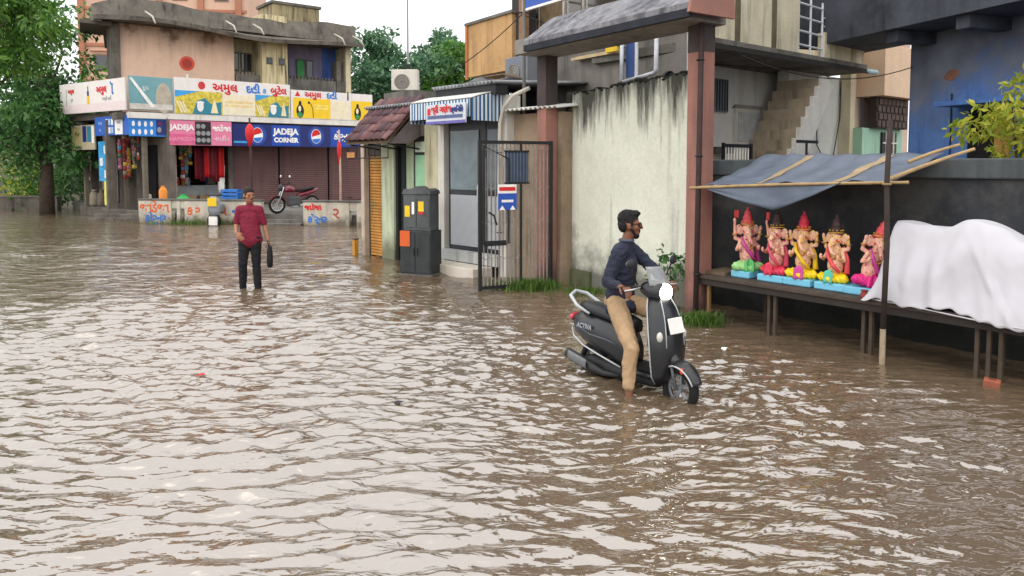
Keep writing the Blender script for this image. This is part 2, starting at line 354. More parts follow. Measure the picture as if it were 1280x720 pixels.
# three roller shutters with ribs
for k, (a, b) in enumerate(((4.18, 6.05), (6.15, 8.3), (8.4, 10.35))):
    q = B(); n = 30
    for i in range(n):
        z0 = .36 + i*(2.5/n); z1 = z0 + 2.5/n
        q.prism([(1.52, z0), (1.492, z0+.03), (1.492, z1-.012), (1.52, z1)], a, b, axis='x')
    s_ = q.obj('shutter', shutter_mat, root)
    part('guide_rail', M('shutter rail', '#5b4448', .5), a-.05, a+.05, 1.44, 1.49, .34, 2.85)
    B().box((a+b)/2-.1, (a+b)/2+.1, 1.462, 1.488, .46, .5).obj('handle', black_metal, s_)
part('shutter_box', M('shutter housing', '#3b3237', .6), 4.18, 10.35, 1.44, 1.62, 2.86, 3.62)
# upper storey
part('upper_wall', pink_wall, .18, 4.46, 2.0, 2.3, 3.86, 7.3)
part('corner_pilaster', dark_concrete, -.12, .2, 1.9, 2.6, 3.86, 7.25)
B().prism([(-.1, 2.6), (.1, 2.6), (1.4, 9.0), (1.2, 9.0)], 3.86, 7.25, axis='z').obj('side_return', dark_concrete, root)
part('recess_wall', cream, 4.46, 5.53, 2.9, 3.1, 3.86, 7.3)
part('pilaster', cream_stain, 5.53, 6.65, 1.75, 3.0, 3.86, 8.28, .01)
part('balcony_wall', mauve_wall, 6.65, 8.75, 2.9, 3.1, 3.86, 7.3)
part('balcony_wall', blue_wall2, 8.75, 9.6, 2.9, 3.1, 3.86, 7.3)
part('return_wall', cream, 9.45, 9.7, 1.9, 3.1, 3.86, 7.3)
part('pier', dark_concrete, 9.0, 9.22, 1.9, 2.3, 3.86, 6.6)
def window(x0, x1, z0, z1, y, n=2, pane=inks['black'], frame_mat=None):
    w_ = B().box(x0, x1, y, y+.03, z0, z1).obj('window', frame_mat or M('old window wood', '#5b5a52', .8), root)
    d = (x1-x0)/n
    for i in range(n): B().box(x0+i*d+.05, x0+(i+1)*d-.05, y-.02, y-.004, z0+.06, z1-.06).obj('pane', pane, w_)
    return w_
glass_dark = glass_mat('dark window glass', '#20242c')
window(4.6, 4.95, 5.95, 6.75, 2.85, 1, glass_dark); window(5.02, 5.5, 5.95, 6.75, 2.85, 2, glass_dark)
window(6.72, 7.15, 5.75, 6.75, 2.85, 1, glass_dark); window(7.5, 7.9, 5.75, 6.7, 2.85, 1, M('green door', '#3a8f4f', .6)); window(7.95, 8.3, 5.75, 6.7, 2.85, 1, glass_dark)
window(9.24, 9.44, 5.75, 6.7, 2.85, 1, glass_dark)
for x0 in (5.72, 6.25): window(x0, x0+.26, 6.2, 6.5, 1.74, 1, glass_dark)
for x0, x1 in ((4.5, 5.52), (6.66, 8.98), (9.24, 9.45)):
    bw = part('balcony_parapet', concrete, x0, x1, 1.95, 2.1, 4.9, 5.72)
    for i in range(int((x1-x0)/.16)): B().box(x0+.05+i*.16, x0+.11+i*.16, 1.97, 2.08, 5.72, 5.84).obj('baluster', dark_concrete, bw)
# sagging eaves slab and parapet
def eave(u, v):
    x = -.75 + 10.6*u; sag = .10*math.sin(3.1*u*2+.5) + .06*math.sin(9*u)
    return (x, .95 + 1.2*v + .05*math.sin(14*u), 7.22 + .22*v + sag*(1-v))
B().sheet(eave, 40, 4).obj('eaves_slab', dark_concrete, root, solid=.16)
def para(u, v):
    x = -.75 + 10.6*u; top = 8.16 + .10*math.sin(7*u+1) + .03*math.sin(31*u) - .45*max(0, .12-u)/.12
    return (x, 1.62 + .03*math.sin(20*u) + .22*v, 7.4 + (top-7.4)*v)
B().sheet(para, 48, 6).obj('parapet', dark_concrete, root, solid=.16)
B().prism([(-.4, 1.9), (9.75, 1.9), (11.2, 9.2), (1.05, 9.2)], 7.3, 7.6, axis='z').obj('roof_slab', dark_concrete, root)
B().prism([(-1.15, 1.7), (-.1, 1.7), (.35, 4.2), (-.75, 4.2)], 7.12, 7.26, axis='z').obj('side_eaves', dark_concrete, root)
tk = part('roof_tank', M('stained tank plaster', '#9b8f6e', .92, .2, 1.5, streak=.95, streak_col='#35322a', streak_scale=7, lo=.44), 6.7, 8.9, 3.4, 5.2, 7.6, 9.15, .03)
part('rim', dark_concrete, 6.62, 8.98, 3.34, 5.26, 9.15, 9.27, parent=tk)
for x, l in ((1.0, .55), (4.0, .6), (5.1, .5), (8.7, .6), (9.6, .5)):
    B().tube([(x, 1.5, 7.75), (x+.12, .95, 7.5), (x+.18, .8, 7.5-l*.5)], .035, 7).obj('drain_pipe', M('pale pipe', '#b9b4a8', .6), root, smooth=True)
# short wing along the side road
wing = LL.thing('shop_wing', 'shabby side front of the corner shop, under the long white banner', 'building')
dim = M('grimy shop wall', '#6b625a', .9, .3, 2, streak=.6, blotch=.5, blotch_col='#3b3733')
B().box(.6, 5.6, 1.2, 1.5, -.3, 3.7).obj('wall', dim, wing); B().box(.4, 5.3, .25, 1.6, 3.68, 3.9).obj('soffit', dark_concrete, wing)
B().box(.5, 5.4, .5, 1.2, -.3, .32).obj('ledge', dark_concrete, wing, bevel=.02)
for x in (.75, 2.3, 3.7, 5.0): B().box(x, x+.14, .55, .7, .32, 3.68).obj('post', M('faded post', '#6f675c', .8, .2), wing)
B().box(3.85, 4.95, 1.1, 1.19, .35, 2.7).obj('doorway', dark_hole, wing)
B().box(1.0, 2.2, 1.14, 1.19, .5, 2.4).obj('shutter', M('grey shutter', '#7f7f80', .6, .2, 4, streak=.5), wing)
# open shop: interior shelf and dark counter
part('counter', M('tin counter', '#8f9396', .6, .15), 2.0, 3.9, 1.7, 2.1, .34, 1.15)
part('shelf', timber, .8, 3.9, 4.4, 4.85, 1.2, 1.26); part('shelf', timber, .8, 3.9, 4.4, 4.85, 1.9, 1.96)
part('unlit_backing', dark_hole, .6, 4.0, 4.8, 4.89, .34, 3.6)  # near-black sheet stands in for the darkness deep inside the bay

# ------------------------------------------------------------------ low painted walls and steps at the road edge
chalk = M('whitewashed low wall', '#c9c2b3', .9, .12, 3, streak=.5, streak_col='#5c5548', blotch=.35, blotch_col='#7a705f', bump=.3)
PL = Frame((-12.76, 25.2), (-4.4, 23.6))
fc = B().prism([(-12.9, 25.5), (-4.3, 23.95), (-4.6, 30), (-7, 33), (-14.3, 28.2)], -.5, .33, axis='z')
struct(fc.obj('shop_forecourt', concrete))
orange_ink, blue_ink, red_ink = inks['orange'], inks['blue'], inks['red']
stain(chalk, .35, .0, '#5b5142', amp=.5, sc=3, strength=.8)
def low_wall(u0, u1, label, texts, holes):
    t_ = PL.thing('low_wall', label, 'wall', u0, 0, 0, group='painted low walls at the road edge'); W = u1-u0
    xs_ = [0]; [xs_.extend((a, b)) for a, b in holes]; xs_.append(W)
    for a, b in zip(xs_[::2], xs_[1::2]): B().box(a, b, 0, .22, -.3, .76).obj('panel', chalk, t_, bevel=.015)
    for a, b in holes: B().box(a, b, .03, .20, .50, .76).obj('lintel', chalk, t_)
    B().box(-.02, W+.02, -.02, .24, .762, .82).obj('coping', concrete, t_, bevel=.01)
    for s_, sz, m_, x, z in texts: txt(s_, sz, m_, t_, x, -.006, z, bold=.012)
    return t_
low_wall(.0, 4.55, 'low whitewashed wall with orange and blue lettering left of the steps', [('જાડેજા', .42, orange_ink, .62, .50), ('કોર્નર', .36, blue_ink, .66, .15), ('ક', .4, orange_ink, 1.95, .42), ('ર', .4, orange_ink, 2.25, .42), ('મ', .4, orange_ink, 3.2, .42), ('ન', .42, blue_ink, 3.62, .42), ('ક', .42, orange_ink, 4.2, .45)], [(1.25, 1.45), (1.58, 1.74)])
low_wall(6.05, 8.5, 'low whitewashed wall with lettering and an orange square right of the steps', [('જાડેજા', .22, red_ink, .35, .58), ('કોર્નર', .3, blue_ink, .5, .2), ('ર', .5, M('faded red print', '#b05a50', .7), 1.15, .4), ('ર', .42, red_ink, 2.3, .42)], [(1.6, 1.85), (2.1, 2.22)])
st = PL.thing('entrance_steps', 'wet concrete steps up to the shuttered shops, between the painted walls', 'steps', 4.6, 0, 0)
for i in range(3): B().box(0, 1.42, -.15+i*.28, .9, -.3, .06+i*.11).obj('step', concrete, st, bevel=.01)
st = PL.thing('entrance_steps', 'worn dark steps in front of the snack shop at the corner', 'steps', -2.6, .9, 0)
for i in range(3): B().box(0, 2.5, -.2+i*.3, 1.3, -.3, .08+i*.12).obj('step', dark_concrete, st, bevel=.01)

# ------------------------------------------------------------------ signboards
def board(fr, u0, u1, z0, z1, v, name, label, mat, cat='sign', t=.06, group=None):
    r = fr.thing(name, label, cat, u0, v, z0, group=group)
    B().box(0, u1-u0, 0, t, 0, z1-z0).obj('board', mat, r, bevel=.006); r['w'] = u1-u0; return r
def flat(parent, poly, mat, name='print', y=-.004):
    return B().prism(poly, y, y+.003).obj(name, mat, parent)
def rect(parent, x0, x1, z0, z1, mat, name='print', y=-.004): return flat(parent, [(x0,z0),(x1,z0),(x1,z1),(x0,z1)], mat, name, y)
def disc(parent, x, z, rx, rz, mat, name='print', y=-.004, a0=0, a1=360, n=24):
    return flat(parent, [(x+rx*math.cos(R(a0+(a1-a0)*i/n)), z+rz*math.sin(R(a0+(a1-a0)*i/n))) for i in range(n if a1-a0 == 360 else n+1)], mat, name, y)
flex_white = M('white flex banner', '#e4dfdb', .5, .05, 1.5, streak=.15, streak_col='#a39a93')
s = board(LL, .36, 5.12, 3.93, 5.08, -.05, 'banner_sign', 'long white banner with red lettering and a bottle, left side of the corner', flex_white)
rect(s, .02, 4.74, .03, .34, M('pale pink flex', '#e3d3d4', .5, .05)); rect(s, 2.08, 2.26, .30, .62, inks['yellow'], y=-.006); rect(s, 2.1, 2.24, .62, .8, inks['navy'], y=-.007); rect(s, 2.14, 2.2, .8, .98, inks['black'])
txt('અમુલ', .34, inks['red'], s, 3.15, -.008, .80, bold=.014); txt('ૉ', .5, inks['blue'], s, 3.9, -.008, .76, bold=.02)
txt('મસ્તી દહીં', .17, inks['grey'], s, 3.5, -.008, .46); txt('અમુલ', .22, inks['red'], s, .9, -.008, .84, bold=.01); txt('દૂધ', .15, inks['grey'], s, .95, -.008, .52); rect(s, .5, .55, .3, .95, inks['grey'])
s = board(LB, .03, 1.5, 3.95, 5.14, -.06, 'banner_sign', 'faded teal banner with a pale arch and a white diagonal strip at the corner', M('faded teal flex', '#6fa0a8', .5, .12, 2))
disc(s, 1.15, .45, .27, .55, M('faded beige print', '#b3a999', .6)); rect(s, .02, 1.45, .02, .22, M('pale band', '#c9c4bd', .6), y=-.005)
flat(s, [(.02, 1.1), (.09, 1.15), (.85, .12), (.72, .08)], inks['white'], y=-.02); txt('દૂધ', .2, inks['white'], s, .55, -.006, .78)
def dairy_picture(s, x0, w):
    rect(s, x0, x0+w, .0, .86, M('yellow mosaic print', '#cdbb4a', .5, .45, 9, fine=.18)); flat(s, [(x0, .62), (x0, .86), (x0+w*.5, .86), (x0+w*.12, .66)], inks['skyblue'], y=-.007)
    flat(s, [(x0+w*.35, .0), (x0+w*.45, .5), (x0+w*.62, .62), (x0+w*.75, .4), (x0+w*.97, .5), (x0+w*.97, .0)], inks['teal'], y=-.008)
    disc(s, x0+w*.52, .30, .12, .2, inks['white'], y=-.012); disc(s, x0+w*.52, .44, .14, .05, inks['white'], y=-.014)
    flat(s, [(x0+w*.74, .06), (x0+w*.9, .06), (x0+w*.85, .45), (x0+w*.82, .6), (x0+w*.79, .45)], inks['cream'], y=-.012)
    for k in range(3): flat(s, [(x0+w*(.02+.06*k), .45), (x0+w*(.05+.06*k), .47), (x0+w*(.16+.06*k), .05), (x0+w*(.12+.06*k), .03)], inks['cream'], y=-.012)
s = board(LB, 1.55, 5.98, 3.87, 5.2, -.05, 'dairy_sign', 'dairy shop board with red and blue lettering above two blue and yellow pictures', flex_white)
dairy_picture(s, .02, 1.72); dairy_picture(s, 3.0, 1.4); rect(s, 1.78, 2.98, .03, .8, M('pale yellow print', '#e8ddc0', .5, .08))
for k in range(2): rect(s, 1.85, 2.9, .34+.14*k, .42+.14*k, M('faint orange print', '#e6c98e', .6), y=-.008)
disc(s, .98, 1.08, .13, .15, inks['red']); txt('અમુલ', .44, inks['red'], s, 1.85, -.008, 1.04, bold=.014); txt('દહી', .4, inks['blue'], s, 2.92, -.008, 1.04, bold=.016); txt('ક', .26, inks['skyblue'], s, 3.38, -.008, 1.02, bold=.01); txt('બુટેલ', .36, inks['red'], s, 3.95, -.008, 1.04, bold=.014)
s = board(LB, 6.02, 9.72, 3.87, 5.02, -.05, 'dairy_sign', 'dairy shop board with yellow panels and black figures, beside the tiled roof', flex_white)
yel = M('bright yellow print', '#efc62a', .5, .06)
rect(s, .08, 1.72, .02, .84, yel); rect(s, 2.68, 3.68, .02, .84, yel); rect(s, 1.75, 2.64, .04, .8, M('pale yellow print', '#e8ddc0', .5, .08))
for x in (.38, 2.98): disc(s, x, .3, .16, .28, inks['black'], y=-.008); disc(s, x, .62, .06, .1, inks['black'], y=-.010); disc(s, x-.02, .4, .06, .12, inks['cream'], y=-.012); disc(s, x-.02, .15, .12, .1, inks['green'], y=-.013)
B().tube([(.95, -.01, .05), (.93, -.01, .4), (.84, -.01, .62), (.74, -.01, .66)], .012, 5).obj('print', inks['black'], s); disc(s, .76, .66, .05, .05, inks['black'], y=-.008)
for k in range(2): rect(s, 1.0, 1.6, .4+.12*k, .46+.12*k, M('light yellow print', '#f3dc7e', .6), y=-.007)
flat(s, [(.16, .9), (.4, .9), (.28, 1.12)], inks['red']); txt('અમુલ', .34, inks['red'], s, .95, -.008, .98, bold=.012); txt('દહી', .34, inks['blue'], s, 1.78, -.008, .98, bold=.014); rect(s, 2.5, 2.56, .84, 1.2, inks['black'])
# blue strip of posters round the corner
blue_flex = M('blue flex', '#2b5fb8', .5, .12, 3)
s = board(LL, 2.75, 5.1, 3.05, 3.74, .05, 'blue_poster', 'blue poster strip with white squares under the long white banner', blue_flex)
rect(s, 1.42, 1.95, .03, .66, inks['white']); txt('જાહે', .16, inks['grey'], s, 1.68, -.008, .46); txt('રાત', .16, inks['grey'], s, 1.68, -.008, .2)
for i in range(3):
    for j in range(2): rect(s, .78+.19*i, .92+.19*i, .08+.3*j, .3+.3*j, inks['white'] if (i+j) % 2 else M('pale blue print', '#a9c8ea', .5))
txt('અમ', .2, M('pale blue print', '#a9c8ea', .5), s, .38, -.008, .45); txt('લ', .2, M('pale blue print', '#a9c8ea', .5), s, .38, -.008, .2)
s = board(LB, .02, 1.28, 3.0, 3.66, .02, 'blue_poster', 'sky blue poster strip with white bottles under the teal banner', M('light blue flex', '#2f7fd0', .5, .15, 3))
for i in range(4): disc(s, .12+.26*(i % 2)*2 if False else .14+.2*i, .45, .05, .1, inks['white']); disc(s, .14+.2*i, .16, .05, .1, inks['white'])
rect(s, .9, 1.24, .05, .6, inks['navy'], y=-.006); disc(s, 1.0, .25, .07, .1, inks['grey'], y=-.009); disc(s, 1.02, .48, .05, .07, inks['maroon'], y=-.009)
s = board(LL, .55, 2.3, 2.55, 3.5, .25, 'shop_board', 'small board of cream and navy panels under the far end of the white banner', M('pale board', '#b7ac93', .6, .15))
rect(s, .85, 1.15, .3, .92, inks['navy']); rect(s, .05, .78, .05, .85, M('beige print', '#a99f6d', .6)); rect(s, 1.2, 1.5, .3, .9, inks['teal']); rect(s, 1.55, 1.72, .25, .9, inks['white'])
# pink sign and blue fascia
pinkm = M('pink flex', '#dc7f9f', .5, .06)
s = board(LB, 1.34, 3.62, 2.70, 3.62, -.02, 'pink_sign', 'pink shop sign reading JADEJA with a black picture in its middle', pinkm)
rect(s, .92, 1.5, .02, .9, inks['black']); [disc(s, .98+.18*(k % 3)+.06, .2+.26*(k//3), .08, .09, inks['grey'], y=-.009+.0005*k) for k in range(8)]
txt('JADEJA', .27, inks['white'], s, .46, -.008, .66, bold=.01); rect(s, .02, .9, .03, .42, M('hot pink flex', '#d4618c', .5)); txt('NAMKEEN', .2, inks['pink'], s, .46, -.01, .22, bold=.008)
txt('જાડેજા', .26, inks['white'], s, 1.9, -.008, .64, bold=.01); txt('નમકીન', .24, M('pale pink print', '#f2b9cb', .5), s, 1.9, -.008, .25, bold=.008)
navy = M('navy fascia', '#1d2a6a', .4, .1, 1.5); royal = M('royal blue fascia', '#1f48a8', .4, .08)
s = board(LB, 3.66, 9.1, 2.70, 3.58, .02, 'shop_fascia_sign', 'blue fascia sign reading JADEJA CORNER with round soft drink emblems', navy)
rect(s, 1.55, 2.75, .04, .86, royal); rect(s, 4.1, 5.42, .04, .86, royal); rect(s, .05, .55, .12, .2, inks['skyblue'])
txt('JADEJA', .33, inks['white'], s, 2.15, -.009, .60, bold=.016); txt('CORNER', .25, inks['white'], s, 2.15, -.009, .26, bold=.014); txt('કોર્નર', .36, inks['white'], s, 4.65, -.009, .46, bold=.012)
for x in (.98, 3.45):
    disc(s, x, .45, .36, .40, M('blue ring', '#2749a0', .4), 'emblem_ring', -.006); disc(s, x, .45, .22, .30, inks['white'], 'emblem', -.009)
    disc(s, x, .47, .19, .26, inks['red'], 'emblem', -.012, 15, 190); disc(s, x, .41, .19, .24, inks['blue'], 'emblem', -.013, 200, 350)
# thin bamboo poles with red cloths in front of the shops
def flag_pole(x, y, z0, z1, label, red_z, rr, pole_m):
    t_ = thing('flag_pole', label, 'pole', (x, y, 0), 0, 'thin poles with red tops by the shops')
    B().tube([(0, 0, z0), (.03, 0, (z0+z1)/2), (0, 0, z1)], [.04, .035, .03], 8).obj('pole', pole_m, t_, smooth=True)
    b = B(); b.loft([b.ring((0, 0, red_z+dz), (0, 0, 1), r, 10) for dz, r in ((-.42, .03), (-.2, rr*.6), (0, rr), (.2, rr*.95), (.34, rr*.4), (.37, .02))]); b.obj('red_cloth', inks['red'], t_, smooth=True)
flag_pole(-8.55, 24.2, -.3, 3.5, 'thin dark pole with a red bulb of cloth in front of the mauve shutter', 2.95, .14, M('dark bamboo', '#3a2a26', .7))
flag_pole(-5.57, 23.9, -.3, 3.1, 'pale bamboo pole tied with red cloth near the tiled roof shop', 2.4, .07, M('pale bamboo', '#b49a8c', .7))
t_ = LB.thing('round_sign', 'round red sign on a white post above the teal and dairy banners', 'sign', 2.1, .2, 3.86)
B().cone((0, 0, 0), (0, 0, 1.5), .04).obj('post', white_paint, t_); b = B(); b.tube([(0, -.03, 1.9), (0, .03, 1.9)], (.27, .27), 20); b.obj('disc', M('red board', '#b5432f', .6), t_); B().tube([(0, -.034, 1.9), (0, -.03, 1.9)], .18, 20).obj('print', M('dark red print', '#8c2c22', .6), t_)

# ------------------------------------------------------------------ goods of the corner shop
def jar(x, y, z, r, h, col, label, name='plastic_drum', cat='drum', lid=None, group=None):
    t_ = thing(name, label, cat, (x, y, z), 0, group); b = B()
    b.loft([b.ring((0, 0, k), (0, 0, 1), q, 18) for k, q in ((0, r*.9), (h*.06, r), (h*.45, r*.96), (h*.5, r), (h*.55, r*.96), (h*.86, r), (h*.94, r*.8), (h, r*.55))])
    b.obj('body', M('plastic ' + col, col, .4, .08), t_, smooth=True)
    B().cone((0, 0, h), (0, 0, h+.06), r*.5, r*.46, 16).obj('lid', M('plastic lid ' + (lid or col), lid or col, .4), t_)
    return t_
P = LB.at
def atf(fr, u, v): q = fr.at(u, v); return q.x, q.y
x, y = atf(PL, 1.15, .8); jar(x, y, .33, .22, .55, '#2f9a4e', 'green plastic drum behind the left painted wall')
x, y = atf(PL, .45, .7); jar(x, y, .33, .14, .85, '#e0862d', 'orange plastic drum behind the left painted wall', lid='#e0862d')
x, y = atf(PL, 3.75, .7); jar(x, y, .33, .11, .78, '#d9c22e', 'yellow canister beside the mauve shutter, with a dark cap', 'canister', 'canister', '#222222')
t_ = PL.thing('blue_crate', 'blue crate on the low wall beside the yellow canister', 'crate', 2.9, .35, .82)
for z in (0, .12, .24): B().box(0, .6, 0, .35, z, z+.08).obj('slat', inks['blue'], t_)
for x0 in (0, .54): B().box(x0, x0+.06, .02, .33, 0, .32).obj('post', inks['blue'], t_)
t_ = PL.thing('parked_scooter', 'grey parked scooter with a yellow panel in front of the painted wall', 'scooter', 3.15, -.45, 0)
b = B(); b.loft([[Vector((hw*math.cos(a)*1.0, .10*math.sin(a), z)) for a in [i*math.pi/7 for i in range(14)]] for z, hw in ((.25, .14), (.5, .24), (.8, .22), (.95, .12))]); b.obj('apron', M('grey paint', '#83888f', .4), t_, smooth=True)
B().box(-.16, .16, -.125, -.115, .62, .9).obj('panel', yel, t_, bevel=.03); B().torus((0, -.02, .15), .2, .05, 'y').obj('tyre', rubber, t_, smooth=True); B().box(-.02, .28, -.3, -.27, .02, .3).obj('plate', inks['white'], t_)
B().tube([(-.3, 0, 1.0), (-.12, -.02, .96), (.12, -.02, .96), (.3, 0, 1.0)], .025).obj('handlebar', black_metal, t_, smooth=True)
B().tube([(-.1, .03, .3), (0, 0, .15), (.1, .03, .3)], .03).obj('fork', black_metal, t_)
B().obox((0, .25, .55), (.24, .4, .3)).obj('body', M('grey paint', '#83888f', .4), t_, bevel=.06)
# hanging strips of snack packets: each strip is a thing of packets
rgp = random.Random(3); pal = [inks[k] for k in ('red', 'orange', 'peach', 'white', 'maroon', 'yellow', 'green', 'pink', 'skyblue')]
pal = [M('packet %d' % k, c, .4, .2, 20) for k, c in enumerate(('#8c2f2a', '#a8553a', '#b99a86', '#b9b4aa', '#5a1f28', '#b89b3a', '#4c6e4a', '#a86a80', '#4a7fa0', '#3b3530', '#6a5a4c', '#2e2c30', '#7c7468'))]
ORD = ('leftmost', 'second', 'third', 'fourth', 'fifth', 'sixth', 'seventh'); cnt_ = {}
for fr, u, v in [(LB, u, 1.2) for u in (-.1, .08, .25, .42, .85, .98, 1.15, 1.32, 1.5, 2.03, 2.16, 2.3, 2.44)] + [(LL, u, .62) for u in (1.0, 1.3, 1.7, 3.95, 4.2, 4.45, 4.7)]:
    zone = 'under the blue poster strip of the side front' if fr is LL else 'in the doorway left of the lettered panel' if u < .6 else 'beside the lettered panel' if u < 1.6 else 'between lettered panel and red clothes'
    cnt_[zone] = cnt_.get(zone, -1)+1; n_ = rgp.randint(7, 12)
    q = fr.thing('packet_strip', ORD[cnt_[zone]] + (' strip' if cnt_[zone] == 0 else ' from left strip') + ' of snack packets ' + zone, 'packets', u+rgp.uniform(-.03, .03), v+rgp.uniform(-.1, .15), 1.0, group='strips of snack packets hanging at the corner shop')
    B().cone((0, 0, .1), (0, 0, 2.4), .006, n=5).obj('string', inks['black'], q); z = 2.2-rgp.uniform(0, .3); m0 = rgp.choice(pal)
    for i in range(n_):
        hh = rgp.uniform(.10, .19); w_ = rgp.uniform(.05, .085); m_ = m0 if rgp.random() < .55 else rgp.choice(pal)
        o = B().sheet(lambda a, c, z=z: (-w_+2*w_*a, -.012-.03*math.sin(3.14*a)*math.sin(3.14*c), z-hh*c), 4, 3).obj('packet', m_, q, solid=.006)
        o.rotation_euler.z = rgp.uniform(-.5, .5); z -= hh*rgp.uniform(.8, 1.1)
# sacks and cartons piled on the step of the corner shop
rgs = random.Random(8); sackm = [M('sack %d' % k, c, .85, .2, 8) for k, c in enumerate(('#8f8574', '#6f655a', '#a39a88', '#57504a'))]
for k, (fr, u, v, lb) in enumerate(((LL, 1.15, .75, 'pale sack at the far end of the side shop front'), (LL, 1.75, .75, 'grey sack beside the pale one at the side shop front'), (LB, .95, 1.0, 'brown sack left of the lettered pillar'), (LB, 1.4, 1.05, 'buff sack nearest the lettered pillar'))):
    t_ = fr.thing('sack', lb, 'sack', u, v, .33); b = B(); b.loft([b.ring((.02*math.sin(z*9), 0, z), (0, 0, 1), (r, r*.8), 12) for z, r in ((0, .16), (.08, .2), (.3, .19), (.5, .16), (.58, .07), (.66, .1))]); b.obj('bag', sackm[k], t_, smooth=True); B().torus((0, 0, .585), .07, .012, 'z', 12, 5).obj('tie', timber, t_)
for k, (u, z, w_, c, lb) in enumerate(((2.1, .34, .5, '#9a7f5c', 'brown carton under the tin counter, left one'), (2.75, .34, .45, '#8a7350', 'brown carton under the tin counter, middle one'), (3.3, .34, .5, '#7d8790', 'grey carton under the tin counter, right one'))):
    t_ = LB.thing('carton', lb, 'carton', u, 1.28, z); B().box(0, w_, 0, .3, 0, .42).obj('box', M('carton ' + c, c, .85, .12, 5), t_, bevel=.01); B().box(.0, w_, -.004, -.001, .18, .23).obj('tape', M('carton tape', '#b8a37c', .5), t_)
# poster board, white lettered pillar poster, red display
s = board(LL, 2.45, 3.5, 1.35, 2.85, .3, 'poster_board', 'tall blue and white poster at the corner shop with a yellow strip below', M('bright blue poster', '#3aa0d8', .5, .4, 7, fine=.18))
for k in range(9): rect(s, .1+.3*(k % 3), .3+.3*(k % 3), .12+.46*(k//3), .42+.46*(k//3), inks['white'] if k % 2 else inks['skyblue'])
B().box(.4, .7, -.03, -.01, -.9, .0).obj('strip', M('lemon print', '#dcd667', .5), s)
s = board(LB, 1.72, 1.95, .9, 3.0, 1.38, 'lettered_panel', 'narrow cream panel with red and blue lettering between the snack strips', M('cream panel', '#cbb8a6', .6, .1))
for k, (t0, c0) in enumerate((('ચા', 'red'), ('પા', 'blue'), ('ન', 'blue'), ('ઠં', 'red'), ('ડા', 'red'))): txt(t0, .26, inks[c0], s, .115, -.008, 1.9-.36*k, bold=.01)
t_ = LB.thing('shirt_display', 'dark red clothes and packets hanging in the open shop bay', 'clothes', 2.55, 1.2, 1.2)
for k in range(6):
    x0 = .18*k
    b = B(); b.sheet(lambda a, c, x0=x0, k=k: (x0+.22*a, -.05*math.sin(9*a+k)-.03*k % .1, 1.45-1.25*c-.1*math.sin(k*2)*c), 8, 6); b.obj('cloth', [inks['maroon'], M('dark crimson', '#5a1524', .8), inks['red']][k % 3] if k != 4 else inks['maroon'], t_, smooth=True, solid=.01)
B().cone((-.1, 0, 1.46), (1.15, 0, 1.46), .015).obj('rail', black_metal, t_)
t_ = LB.thing('white_shirt', 'white shirt hanging in the dark shop bay beside the mauve shutter', 'shirt', 3.45, 1.25, .75)
b = B(); b.sheet(lambda a, c: (.28*a*(1-.15*c), -.05*math.sin(7*a), 1.2-1.1*c), 8, 6); b.obj('cloth', inks['white'], t_, smooth=True, solid=.012); B().cone((.14, 0, 1.2), (.14, 0, 1.9), .008, n=5).obj('hanger', black_metal, t_)
t_ = LB.thing('fridge', 'dark blue drinks cooler inside the open shop bay', 'cooler', 3.3, 2.3, .34)
B().box(0, .65, 0, .6, 0, 1.5).obj('body', M('cooler blue', '#1c4170', .4), t_, bevel=.03); B().box(.06, .59, -.02, -.004, .2, 1.4).obj('door', glass_dark, t_)
for i, (u, z, c) in enumerate(((2.1, 1.15, '#b63a34'), (2.3, 1.15, '#c98a3d'), (2.5, 1.15, '#7a8fae'))):
    q = LB.at(u, 1.9, z); jar(q.x, q.y, q.z, .08, .26, c, ['small red jar on the tin counter of the corner shop', 'small amber jar on the tin counter of the corner shop', 'small blue jar on the tin counter of the corner shop'][i], 'jar', 'jar', '#dddddd', 'jars on the tin counter')

